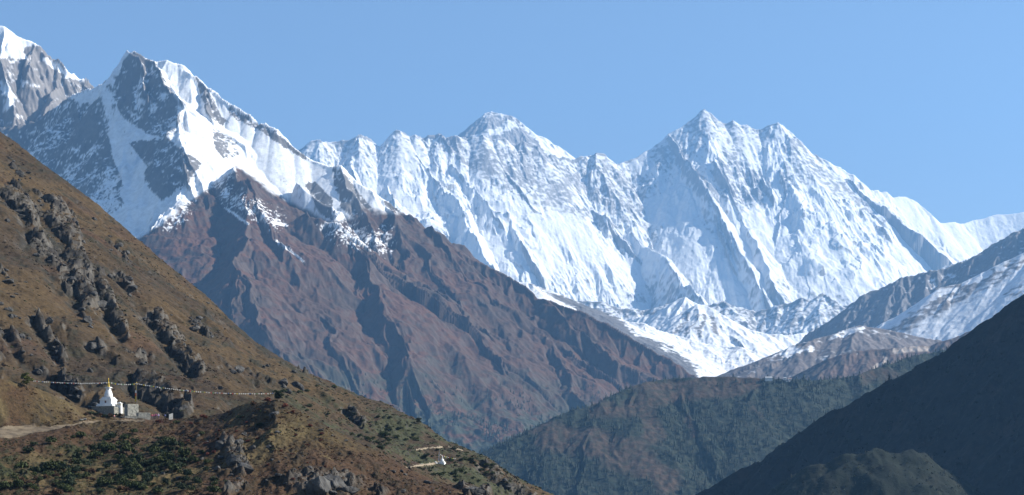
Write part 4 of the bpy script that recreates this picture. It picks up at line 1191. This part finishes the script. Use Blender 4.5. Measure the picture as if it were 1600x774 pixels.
def flags():
    top = np.array(at(213.5, 599, 716)); foot = np.array(at(213.8, 641, 716))
    p = empty('flag_pole', tuple(foot)); tag(p, 'tall wooden pole with a long white, orange and yellow prayer banner', 'flag pole')
    v = top - foot
    MB().tube((0, 0, -2.6), tuple(v), .085, .05, 8).build('pole', WOODPOLE, p)
    MB().lathe([(.05, v[2]), (.14, v[2] + .06), (.13, v[2] + .2), (.02, v[2] + .38)], 10, v[0], v[1]).build('finial', GOLD, p)
    for z0, z1, m in ((v[2] - .6, v[2] - 2.2, FLAGC[4]), (v[2] - 2.22, v[2] - 3.1, FLAGC[1]), (v[2] - 3.12, v[2] - 4.1, plain('flag_orange', (.55, .13, .04), .8)), (v[2] - 4.12, v[2] - 5.9, FLAGC[4])):
        w = .26 if z0 > v[2] - 2 else .52
        b = MB(); n = 5
        for i in range(n):
            za, zb = z0 + (z1 - z0) * i / n, z0 + (z1 - z0) * (i + 1) / n; ya, yb = .10 * math.sin(i * 1.7), .10 * math.sin((i + 1) * 1.7)
            for off, fl in ((.0, 0), (-.02, 1)):
                q = [(-.07, ya * .2 + off, za), (-.07 - w, ya + off, za - .03), (-.07 - w, yb + off, zb - .03), (-.07, yb * .2 + off, zb)]
                b.quad(*(q if fl else q[::-1]))
        b.build('banner', m, p)
    spire = np.array(at(172.6, 597.5, 722)); g = 'long strings of small prayer flags strung over the court'
    tree = np.array(at(50, 594.5, 690))
    flag_line('prayer_flag_string', hang(tree, spire, .5, 14), 'string of faded prayer flags from the pale green tree to the stupa spire', g, 44)
    flag_line('prayer_flag_string', hang(spire, top, .45, 8), 'short string of prayer flags between the stupa spire and the flag pole', g, 14, off=2)
    flag_line('prayer_flag_string', hang(top, np.array(at(431, 614, 664)), 1.2, 18), 'long string of prayer flags from the flag pole to the dark tree on the knoll', g, 66, off=1)


# ------------------------------------------------------------------ the walkers
def person(px, py, Y, h, jacket, trousers, label, face=0, stride=.0, pack=None, hat=None, lean=0):
    """one skinned body with clothes over it, as a continuous figure"""
    s = h / 1.72
    J = {'pelvis': (0, 0, .93), 'chest': (0, -.02 - lean, 1.30), 'neck': (0, -.03 - lean, 1.47), 'head': (0, -.05 - lean, 1.60), 'crown': (0, -.05 - lean, 1.68)}
    for sd_ in (-1, 1):
        f = -stride * sd_
        J['hip%d' % sd_] = (.10 * sd_, 0, .90); J['knee%d' % sd_] = (.11 * sd_, f * .55 - .03, .50); J['ankle%d' % sd_] = (.11 * sd_, f + .02, .09); J['toe%d' % sd_] = (.12 * sd_, f - .15, .045)
        J['shoulder%d' % sd_] = (.19 * sd_, -.02 - lean, 1.40); J['elbow%d' % sd_] = (.25 * sd_, .02 + f * .4 - lean, 1.13); J['wrist%d' % sd_] = (.24 * sd_, -.12 + f * .7 - lean, .93); J['hand%d' % sd_] = (.24 * sd_, -.17 + f * .8 - lean, .86)
    rad = {'pelvis': .135, 'chest': .15, 'neck': .055, 'head': .098, 'crown': .07, 'hip': .095, 'knee': .06, 'ankle': .042, 'toe': .038, 'shoulder': .065, 'elbow': .045, 'wrist': .032, 'hand': .036}
    E = [('pelvis', 'chest'), ('chest', 'neck'), ('neck', 'head'), ('head', 'crown')]
    for k in ('-1', '1'):
        E += [('pelvis', 'hip' + k), ('hip' + k, 'knee' + k), ('knee' + k, 'ankle' + k), ('ankle' + k, 'toe' + k), ('chest', 'shoulder' + k), ('shoulder' + k, 'elbow' + k), ('elbow' + k, 'wrist' + k), ('wrist' + k, 'hand' + k)]
    def skin(name, keys, grow, mat, parent, cut=None):
        ks = [k for k in J if k.rstrip('-1') in keys]; ix = {k: i for i, k in enumerate(ks)}
        me = bpy.data.meshes.new(name); me.from_pydata([tuple(c * s for c in (J[k] if not cut or k not in cut else cut[k])) for k in ks], [(ix[a], ix[b]) for a, b in E if a in ix and b in ix], [])
        o = bpy.data.objects.new(name, me); COL.objects.link(o)
        o.modifiers.new('skin', 'SKIN'); sub = o.modifiers.new('sub', 'SUBSURF'); sub.levels = sub.render_levels = 1
        for i, k in enumerate(ks):
            q = (rad[k.rstrip('-1')] + grow) * s; me.skin_vertices[0].data[i].radius = (q, q * (.8 if k in ('chest', 'pelvis') else 1))
        me.skin_vertices[0].data[ix['pelvis'] if 'pelvis' in ix else 0].use_root = True
        dg = bpy.context.evaluated_depsgraph_get()
        fin = bpy.data.meshes.new_from_object(o.evaluated_get(dg)); bpy.data.objects.remove(o)
        fin.polygons.foreach_set('use_smooth', [True] * len(fin.polygons)); fin.materials.clear(); fin.materials.append(mat)
        return link(name, fin, parent)
    x, y, z = hit('near_slope', px, py) or at(px, py, Y)
    root = empty('person', (x, y, z), face); tag(root, label, 'person', 'visitors around the stupa')
    skin('body', set(rad), 0, SKINM, root)
    skin('jacket', {'pelvis', 'chest', 'shoulder', 'elbow', 'wrist'}, .022, plain('jacket_cloth', jacket, .8, .15, 8), root)
    skin('trousers', {'pelvis', 'hip', 'knee', 'ankle'}, .016, plain('trouser_cloth', trousers, .85, .15, 8), root)
    c = (0, -.045 - lean, 1.62)
    MB().lathe([(.104 * s, (c[2] + .0) * s), (.112 * s, (c[2] + .05) * s), (.09 * s, (c[2] + .11) * s), (.03 * s, (c[2] + .14) * s)], 12, 0, c[1] * s).build('hat' if hat else 'hair', plain('hat_cloth' if hat else 'hair', hat or (.03, .022, .018), .8), root, 0, True)
    if pack:
        MB().box(-.16 * s, .16 * s, (.12 - lean) * s, (.36 - lean) * s, 1.0 * s, 1.5 * s, .85).build('backpack', plain('pack_cloth', pack, .8, .2, 6), root, .05)
    return root


SKINM = plain('skin', (.38, .22, .15), .6, .1)


def people():
    G = lambda px, py: (px, py)
    person(178.6, 656.2, 709, 1.7, (.50, .24, .20), (.10, .09, .09), 'walker in a pale red jacket below the stupa platform', R(70), .16, (.12, .10, .08))
    person(231.8, 654.6, 709, 1.7, (.55, .52, .47), (.16, .14, .12), 'person in a pale jacket standing at the end of the stone terrace', R(-30), .03, None, (.5, .45, .3))
    person(237.5, 655.0, 708.5, 1.68, (.52, .10, .16), (.08, .08, .10), 'person in a crimson jacket left in the close group by the terrace', R(20), .05, (.12, .02, .03))
    person(240.6, 655.3, 707.6, 1.62, (.70, .16, .30), (.06, .06, .09), 'person in a bright pink jacket in the middle of the close group', R(-15), .02, None, (.55, .1, .1))
    person(243.6, 654.6, 709.2, 1.74, (.30, .10, .36), (.10, .09, .12), 'person in a purple jacket behind the bright pink one', R(200), .02, (.30, .05, .12))
    person(247.6, 654.8, 708.4, 1.66, (.46, .36, .62), (.07, .07, .11), 'person in a lilac jacket at the right of the close group', R(35), .05, None, (.62, .6, .6))
    person(257.6, 655.2, 708.6, 1.65, (.16, .20, .48), (.07, .07, .08), 'person in a blue jacket standing apart near the pale slab', R(-60), .02, (.1, .12, .2))


# ------------------------------------------------------------------ second shrine on the hillside
def lower_chorten():
    p = hit('hillside', 691, 724.2); x, y, z = p; k = y / FPX
    c = empty('chorten', (x, y, z - .25), R(-15)); tag(c, 'small bright white chorten at the end of the lower hillside trail', 'stupa')
    MB().box(-1.25, 1.25, -1.25, 1.25, -.6, .55).box(-1.0, 1.0, -1.0, 1.0, .55, 1.05).build('plinth', WHITEWASH, c, .03)
    MB().lathe([(.72, 1.05), (.80, 1.3), (.74, 1.7), (.5, 2.05), (.32, 2.15)], 20).build('dome', WHITEWASH, c, 0, True)
    MB().box(-.26, .26, -.26, .26, 2.15, 2.5).build('harmika', WHITEWASH, c)
    MB().lathe([(.25, 2.5), (.2, 2.8), (.1, 3.3), (.02, 3.6)], 12).build('spire', WHITEWASH, c, 0, True)
    fx, fy, fz = hit('hillside', 686.5, 723.5)
    f = empty('banner_pole', (fx, fy, fz)); tag(f, 'thin pole with a long grey white banner beside the small chorten', 'flag pole')
    H = 21.5 * fy / FPX
    MB().tube((0, 0, -.5), (.12, 0, H), .06, .04).build('pole', WOODPOLE, f)
    b = MB(); n = 8
    for i in range(n):
        za, zb = H - .2 - (H - .9) * i / n, H - .2 - (H - .9) * (i + 1) / n; wa, wb = .15 + .75 * i / n, .15 + .75 * (i + 1) / n
        ya, yb = .12 * math.sin(i * 1.3), .12 * math.sin((i + 1) * 1.3)
        for off, fl in ((0, 0), (.02, 1)):
            q = [(.02, off, za), (-wa * .55, ya + off, za), (-wb * .55, yb + off, zb), (.02, off, zb)]
            b.quad(*(q if fl else q[::-1]))
    b.build('banner', plain('faded_cloth', (.55, .54, .54), .85), f)
    a = np.array((fx + .1, fy, fz + H * .66)); e = np.array(at(712, 716.5, y - 8))
    flag_line('prayer_flag_string', hang(a, e, .35, 8), 'string of pale prayer flags running down from the banner pole', 'long strings of small prayer flags strung over the court', 12, .38)
    r = random.Random(4)
    for i, (px, py) in enumerate(((680.5, 722.5), (681.8, 724.2), (658, 725.5))):
        q = hit('hillside', px, py)
        o = link('pale_boulder', ROCKS[i].data); o.location = q; o.scale = (.55, .5, .5); o.data = o.data.copy(); o.data.materials.clear(); o.data.materials.append(WHITEWASH if i < 2 else PALE_STONE)
        tag(o, ('whitewashed stone left of the small chorten', 'whitewashed stone lying lowest beside the small chorten', 'pale stone on the lower hillside trail')[i], 'rock')


# ------------------------------------------------------------------ rocks
def rock_mesh(seed, n_planes=16, squash=.75):
    import bmesh
    r = np.random.RandomState(seed); bm = bmesh.new(); bmesh.ops.create_icosphere(bm, subdivisions=4, radius=1)
    v = np.array([x.co[:] for x in bm.verts]); d = v / np.linalg.norm(v, axis=1)[:, None]
    nrm = r.normal(size=(n_planes, 3)); nrm /= np.linalg.norm(nrm, axis=1)[:, None]; hh = .62 + .38 * r.rand(n_planes)
    dots = d @ nrm.T; rad = np.min(np.where(dots > .05, hh / np.maximum(dots, .05), 9), axis=1); rad = np.minimum(rad, 1.35)
    rad = rad * (1 + .10 * ridged(d[:, 0] * 2.2 + seed * 3, d[:, 1] * 2.2 + d[:, 2] * 1.7, 4, seed) + .05 * fbm(d[:, 0] * 3 + seed, d[:, 1] * 3 + d[:, 2] * 2, 4, seed) + .03 * r.rand(len(rad)))
    for x, c in zip(bm.verts, d * rad[:, None] * (1, .9, squash)): x.co = c
    me = bpy.data.meshes.new('boulder'); bm.to_mesh(me); bm.free(); me.materials.append(ROCKM)
    return me


ROCKS = []


def rocks():
    r = random.Random(21)
    protos = [rock_mesh(k, 12 + k % 3 * 4, .6 + .06 * (k % 5)) for k in range(9)]
    def put(me, p, s, name='boulder', sink=.25):
        o = link(name, me); o.location = (p[0], p[1], p[2] + s[2] * (.45 - sink)); o.scale = s
        o.rotation_euler = (r.uniform(-.3, .3), r.uniform(-.3, .3), r.uniform(0, 6.3)); return o
    ROCKS.extend([type('R', (), {'data': m}) for m in protos])
    big = [(521, 765, 3.2, 3.0, 4.4, 'largest dark boulder at the bottom edge below the knoll'), (500, 768, 3.4, 3.0, 4.6, 'tall boulder added for shade left of the largest one at the bottom edge'), (545, 769, 2.4, 2.0, 2.2, 'low grey boulder right of the largest one at the bottom edge'),
           (345, 700, 1.9, 1.6, 1.5, 'grey boulder topping the rock cluster on the front of the knoll'), (372, 694, 1.5, 1.3, 1.2, 'rounded grey boulder right of the top of the rock cluster on the knoll'), (393, 703, 1.3, 1.1, 1.2, 'leaning pale boulder at the right side of the knoll rock cluster'),
           (366, 722, 2.0, 1.7, 1.6, 'broad grey boulder low in the rock cluster on the knoll'), (386, 733, 2.2, 1.8, 1.5, 'lowest grey boulder of the rock cluster on the knoll'), (427, 650, 1.6, 1.3, 1.2, 'pale craggy rock just below the dark tree on the knoll'),
           (128, 657, .7, .6, .55, 'pale stone left of the stupa where the trail narrows'), (132, 656, .75, .6, .6, 'roundest pale stone beside the trail left of the stupa'), (741, 771, 2.4, 2.0, 2.4, 'sharp grey boulder at the bottom right of the knoll'),
           (157, 630, 1.3, 1.1, 1.5, 'rough grey boulder at the left corner of the stupa platform')]
    for i, (px, py, a, b, c, lab) in enumerate(big):
        p = at(157, 634, 722) if px == 157 else seat(px, min(py, 771))
        if p is None: continue
        o = put(protos[i % 9], p, (a, b, c))
        tag(o, lab, 'rock')
        if px in (128, 132): o.data = o.data.copy(); o.data.materials.clear(); o.data.materials.append(PALE_STONE)
    n = 0
    while n < 70:
        px, py = r.uniform(250, 720), r.uniform(640, 772)
        if py < np.interp(px, [q[0] for q in F_CREST], [q[1] for q in F_CREST]) + 8: continue
        p = seat(px, py)
        if p is None: continue
        q = r.uniform(.25, .8) if r.random() < .8 else r.uniform(.8, 1.3)
        tag(put(r.choice(protos), p, (q, q * r.uniform(.7, 1), q * r.uniform(.6, 1))), 'small grey rock lying among the scrub on the knoll', 'rock', 'small rocks on the knoll'); n += 1
    n = 0
    while n < 150:
        if r.random() < .75:
            pts, w, a = r.choice(CRAGS); t = r.random() * (len(pts) - 1); i = int(t); f = t - i
            px = pts[i][0] + (pts[i + 1][0] - pts[i][0]) * f + r.gauss(0, w); py = pts[i][1] + (pts[i + 1][1] - pts[i][1]) * f + r.gauss(0, w)
        else: px, py = r.uniform(0, 600), r.uniform(240, 640)
        if not (0 < px < 840) or py < np.interp(px, [q[0] for q in L_CREST], [q[1] for q in L_CREST]) + 6: continue
        p = hit('hillside', px, py)
        if p is None or p[1] < 740: continue
        q = r.uniform(.7, 1.8) if r.random() < .8 else r.uniform(1.8, 3.2)
        tag(put(r.choice(protos), p, (q, q * r.uniform(.7, 1), q * r.uniform(.6, .95)), sink=.35), 'grey rock embedded in the steep grassy hillside', 'rock', 'rocks on the grassy hillside'); n += 1


# ------------------------------------------------------------------ single shrubs and trees
def shrub_mesh(seed, c, n=520, size=.11, lumps=7, tall=.8):
    r = np.random.RandomState(seed); V, F, T = [], [], []; off = 0
    for k in range(lumps):
        a = r.rand() * 6.283; q = .62 * math.sqrt(r.rand()) if k else 0; ctr = np.array([q * math.cos(a), q * math.sin(a), .18 + tall * .45 * r.rand() * (1 - q * .6)]); sz = .32 + .22 * r.rand()
        v, f = leaf_quads(n // lumps, size / sz, seed * 31 + k, 1.0, .45)
        V.append(v * sz + ctr); F.append(f + off); off += len(v)
        T.append((np.array(c) * (.7 + .6 * r.rand()) * (.7 + .6 * r.rand(len(f), 1))).repeat(4, 0))
    V.append(np.array([(-.04, 0, -.25), (.04, 0, -.25), (.02, 0, .5), (-.02, 0, .5), (0, -.04, -.25), (0, .04, -.25), (0, .02, .5), (0, -.02, .5)])); F.append(np.array([[0, 1, 2, 3], [4, 5, 6, 7]]) + off); T.append(np.full((8, 3), .05))
    return poly_mesh('shrub', np.concatenate(V), np.concatenate(F), np.concatenate(T), LEAF)


def tree(px, py, terrain, h, w, c, label, seed, conical=False):
    p = hit(terrain, px, py); t = empty('tree', p); tag(t, label, 'tree')
    tr = MB().tube((0, 0, -.5), (.1, .05, h * .7), .07 * h * .45, .02 * h, 8); r = random.Random(seed)
    for k in range(6):
        a = k * 1.05 + r.random(); z = h * r.uniform(.22, .6); tr.tube((.05, .02, z), (w * .55 * math.cos(a), w * .55 * math.sin(a), z + h * .22), .012 * h, .004 * h, 5)
    tr.build('trunk', BARK, t)
    rr = np.random.RandomState(seed); V, F, T = [], [], []; off = 0
    for k in range(16):
        a = rr.rand() * 6.283; z = h * (.2 + .68 * rr.rand()); lim = w * ((1 - z / h) * 1.1 + .12 if conical else math.sqrt(max(.05, 1 - ((z / h - .5) / .55) ** 2)))
        q = lim * .75 * math.sqrt(rr.rand()); sz = w * (.26 + .2 * rr.rand())
        v, f = leaf_quads(150, .19 / sz, seed * 77 + k, 1.0, .4); v[:, 2] *= .8
        V.append(v * sz + (q * math.cos(a), q * math.sin(a), z)); F.append(f + off); off += len(v); T.append((np.array(c) * (.65 + .7 * rr.rand()) * (.7 + .6 * rr.rand(len(f), 1))).repeat(4, 0))
    link('crown', poly_mesh('crown', np.concatenate(V), np.concatenate(F), np.concatenate(T), LEAF), t)


def shrubs():
    r = random.Random(33)
    green = [shrub_mesh(k, (.052, .064, .022)) for k in range(5)]; dark = [shrub_mesh(10 + k, (.026, .037, .017)) for k in range(4)]; red = [shrub_mesh(20 + k, (.115, .035, .020)) for k in range(4)]; brown = [shrub_mesh(30 + k, (.075, .042, .022)) for k in range(3)]
    def put(me, p, s, lab, grp, z=1):
        o = link('shrub', me); o.location = p; o.scale = (s, s, s * z); o.rotation_euler = (0, 0, r.uniform(0, 6.3)); return tag(o, lab, 'shrub', grp)
    n = 0
    while n < 190:                       # juniper thicket below the trail
        px, py = r.uniform(0, 335), r.uniform(676, 773)
        if py < np.interp(px, [0, 60, 110, 150], [698, 690, 680, 674]): continue
        d = sum(a for a in (math.exp(-((px - 225) / 75) ** 2 - ((py - 720) / 38) ** 2), .75 * math.exp(-((px - 110) / 45) ** 2 - ((py - 750) / 22) ** 2), .5 * math.exp(-((px - 30) / 50) ** 2 - ((py - 755) / 25) ** 2)))
        if r.random() > d + .06: continue
        p = seat(px, py)
        if p is None or p[1] < 548: continue
        dk = r.random() < .25 + .55 * math.exp(-((px - 265) / 60) ** 2 - ((py - 745) / 35) ** 2)
        s = r.uniform(.8, 1.6) if r.random() < .6 else r.uniform(1.6, 2.5)
        if not dk and r.random() < .3:
            put(r.choice(brown), p, s * .8, 'russet shrub among the green ones in the thicket below the trail', 'russet shrubs in the thicket', r.uniform(.8, 1.2)); continue
        put(r.choice(dark if dk else green), p, s, 'dark green shrub in the thicket below the trail' if dk else 'mid green shrub in the thicket below the trail', 'green shrubs below the trail', r.uniform(1.0, 1.5)); n += 1
    for i, (px, py, s, k, lab) in enumerate(((47, 708, 2.2, 'dark', 'round dark green shrub standing alone just below the trail at the left'), (362, 637, 1.7, 'red', 'rust red shrub at the left shoulder of the knoll top'), (418, 629, 1.6, 'red', 'dark red shrub just left of the tree on the knoll'), (446, 638, 1.6, 'red', 'rust red shrub just right of the tree on the knoll'),
                                         (395, 633, 1.4, 'brown', 'brown shrub on the middle of the knoll top'), (318, 655, 1.6, 'red', 'rusty shrub on the saddle right of the pale slab'), (275, 662, 1.3, 'green', 'small green shrub next to the pale slab'), (248, 662, 1.5, 'red', 'dark red shrub below the group of people'), (375, 655, 1.4, 'dark', 'dark shrub on the front of the knoll top'), (405, 668, 1.5, 'dark', 'lower dark shrub on the front of the knoll'), (304, 655, 1.2, 'brown', 'brown shrub on the saddle between slab and rusty shrub'))):
        p = seat(px, py)
        if p: put({'dark': dark, 'red': red, 'green': green, 'brown': brown}[k][i % 3], p, s, lab, None)
    for px, py, s, k in ((150, 650, 1.5, 0), (157, 651, 1.3, 1), (164, 652, 1.2, 0), (172, 651.5, 1.4, 1), (180, 650.5, 1.1, 0), (187, 651, 1.2, 1), (142, 648, 1.5, 0), (135, 650, 1.3, 1), (146, 655, 1.0, 0)):
        p = seat(px, py)
        if p: put((dark + brown)[k * 4 + int(px) % 3], p, s, 'dark low shrub in front of the stupa platform', 'shrubs in front of the stupa platform', .9)
    n = 0
    while n < 60:
        px, py = r.uniform(240, 520), r.uniform(640, 760)
        if py < np.interp(px, [q[0] for q in F_CREST], [q[1] for q in F_CREST]) + 5 or r.random() > math.exp(-((py - 650) / 40) ** 2) + .2: continue
        p = seat(px, py)
        if p is None: continue
        put(r.choice(brown + red[:2]), p, r.uniform(.5, 1.1), 'russet shrub scattered over the knoll', 'russet shrubs on the knoll', r.uniform(.7, 1.0)); n += 1
    n = 0
    while n < 90:
        px, py = r.uniform(420, 830), r.uniform(600, 770)
        top = np.interp(px, [q[0] for q in L_CREST], [q[1] for q in L_CREST]); low = np.interp(px, [q[0] for q in F_CREST], [q[1] for q in F_CREST])
        if not top + 4 < py < low - 3: continue
        d = math.exp(-((px - 605) / 40) ** 2 - ((py - 686) / 10) ** 2) + math.exp(-((px - 735) / 35) ** 2 - ((py - 724) / 14) ** 2) + .8 * math.exp(-((px - 690) / 30) ** 2 - ((py - 745) / 10) ** 2) + .12
        if r.random() > d: continue
        if lin_dist(np.array([px]), np.array([py]), [(634, 731), (655, 728), (692, 722)])[0] < 4: continue
        p = hit('hillside', px, py)
        if p is None: continue
        put(r.choice(green + dark[:2]), p, r.uniform(.9, 2.0), 'green shrub on the lower hillside near the small chorten', 'green shrubs on the lower hillside', r.uniform(.8, 1.2)); n += 1
    tree(42, 606, 'near_slope', 4.8, 2.3, (.105, .110, .028), 'pale yellow green tree on the bank at the far left above the trail', 3)
    tree(434, 628, 'near_slope', 3.4, 1.7, (.030, .040, .015), 'dark green round tree on top of the knoll', 4)
    tree(603, 690, 'hillside', 4.2, 2.2, (.040, .055, .020), 'broad green tree on the lower hillside above the left trail end', 5)
    tree(738, 728, 'hillside', 4.0, 1.7, (.018, .028, .014), 'dark conical tree right of the small chorten', 6, True)
    tree(655, 662, 'hillside', 3.0, 1.6, (.030, .038, .016), 'small dark tree at the skyline edge of the lower hillside', 7)


# ------------------------------------------------------------------ far houses and single trees on the valley ridge
def far_ridge():
    HW = plain('far_whitewash', (.62, .61, .58), .8); RF = plain('sheet_roof', (.50, .50, .50), .5, .1); RR = plain('rust_roof', (.35, .22, .17), .6); DK = plain('dark_opening', (.04, .04, .05), .5)
    def house(px, py, w, d, h, roof, label, rz=0, floors=1):
        p = hit('wooded_ridge', px, py)
        if p is None: p = at(px, py, 6000)
        e = empty('house', p, R(rz)); tag(e, label, 'house', None)
        MB().box(-w / 2, w / 2, -d / 2, d / 2, -4, h).build('wall', HW, e)
        o = .6; m = MB(); b = [(-w / 2 - o, -d / 2 - o, h + .05), (w / 2 + o, -d / 2 - o, h + .05), (w / 2 + o, 0, h + d * .28), (-w / 2 - o, 0, h + d * .28), (w / 2 + o, d / 2 + o, h + .05), (-w / 2 - o, d / 2 + o, h + .05)]
        m.v = b + [(x, y, z - .2) for x, y, z in b]; m.f = [[0, 1, 2, 3], [3, 2, 4, 5], [7, 6, 9, 8], [8, 9, 11, 10], [0, 6, 7, 1], [5, 4, 10, 11], [1, 7, 8, 2], [2, 8, 10, 4], [0, 3, 9, 6], [3, 5, 11, 9]]
        m.build('roof', roof, e)
        n = max(2, int(w / 3.2))
        for fl in range(floors):
            for k in range(n):
                cx = -w / 2 + w * (k + .5) / n; z = h * fl / floors + .9
                MB().box(cx - .55, cx + .55, -d / 2 - .06, -d / 2 + .02, z, z + 1.2).build('window', DK, e)
    house(1201, 593.5, 19, 9, 5.6, RF, 'long two storey white lodge among trees on the valley ridge', 4, 2)
    house(1226.5, 592.6, 7, 6, 3.2, RF, 'small pale roofed house right of the long lodge', -8)
    house(1234, 594.6, 8, 6, 4.4, RR, 'house with a rusty roof farthest right of the lodge', 12)
    house(1229, 596, 4.5, 4, 2.6, RR, 'tiny hut just below the rusty roofed house', -5)
    r = random.Random(9)
    cm = []
    for k in range(5):
        v, f = conifers[k]; r2 = np.random.RandomState(k)
        v2 = v.copy(); v2[:, :2] *= 1.35
        cm.append(poly_mesh('crown', v2, f, np.array([.022, .034, .025]) * (.7 + .6 * r2.rand(len(v), 1)), NEEDLE))
    tm = MB().tube((0, 0, -.15), (0, 0, .6), .022, .01, 6); tk = bpy.data.meshes.new('trunk'); tk.from_pydata(tm.v, [], tm.f); tk.materials.append(BARK)
    xs = [1052, 1060, 1078, 1092, 1104, 1113, 1121, 1130, 1141, 1150, 1158, 1166, 1174, 1182, 1188, 1193, 1209, 1214, 1217, 1221, 1239, 1245, 1251, 1256, 1264, 1272, 1281, 1290, 1298, 1309, 1318, 1330, 1343]
    first = None
    for i, px in enumerate(xs):
        Y = float(lerp_line([(1000, 0, 5950), (1240, 0, 6000), (1300, 0, 6050), (1360, 0, 6150)], px, 2)) + r.uniform(-25, 5); x = (px - CX) / FPX * Y
        e = empty('conifer', (x, Y, ground('wooded_ridge', x, Y) - .3)); h = r.uniform(8, 17) if px > 1140 else r.uniform(6, 12); e.scale = (h, h, h); e.rotation_euler = (0, 0, r.uniform(0, 6))
        c = link('crown', cm[i % 5], e); t = link('trunk', tk, e)
        tag(e, 'dark conifer standing on the skyline of the valley ridge', 'tree', 'conifers along the valley ridge skyline')


stupa(); flags(); people(); rocks(); lower_chorten(); shrubs(); far_ridge()


# ------------------------------------------------------------------ haze
def haze_box(x0, x1, y0, y1, z0, z1):
    me = bpy.data.meshes.new('haze')
    v = [(x, y, z) for x in (x0, x1) for y in (y0, y1) for z in (z0, z1)]
    f = [(0, 1, 3, 2), (4, 6, 7, 5), (0, 4, 5, 1), (2, 3, 7, 6), (0, 2, 6, 4), (1, 5, 7, 3)]
    me.from_pydata(v, [], f); me.update()
    o = bpy.data.objects.new('haze', me); COL.objects.link(o)
    o['kind'] = 'stuff'; o['label'] = 'thin blue haze filling the valley air'
    m = bpy.data.materials.new('haze'); m.use_nodes = True
    nt = m.node_tree; nt.nodes.remove(nt.nodes['Principled BSDF'])
    pv = nt.nodes.new('ShaderNodeVolumePrincipled')
    pv.inputs['Color'].default_value = (0.25, 0.55, 1.0, 1)
    pv.inputs['Density'].default_value = HAZE
    pv.inputs['Anisotropy'].default_value = 0.35
    nt.links.new(pv.outputs[0], nt.nodes['Material Output'].inputs['Volume'])
    me.materials.append(m)


HAZE = 3.0e-5
haze_box(-9000, 12000, -300, 31000, -420, 5600)
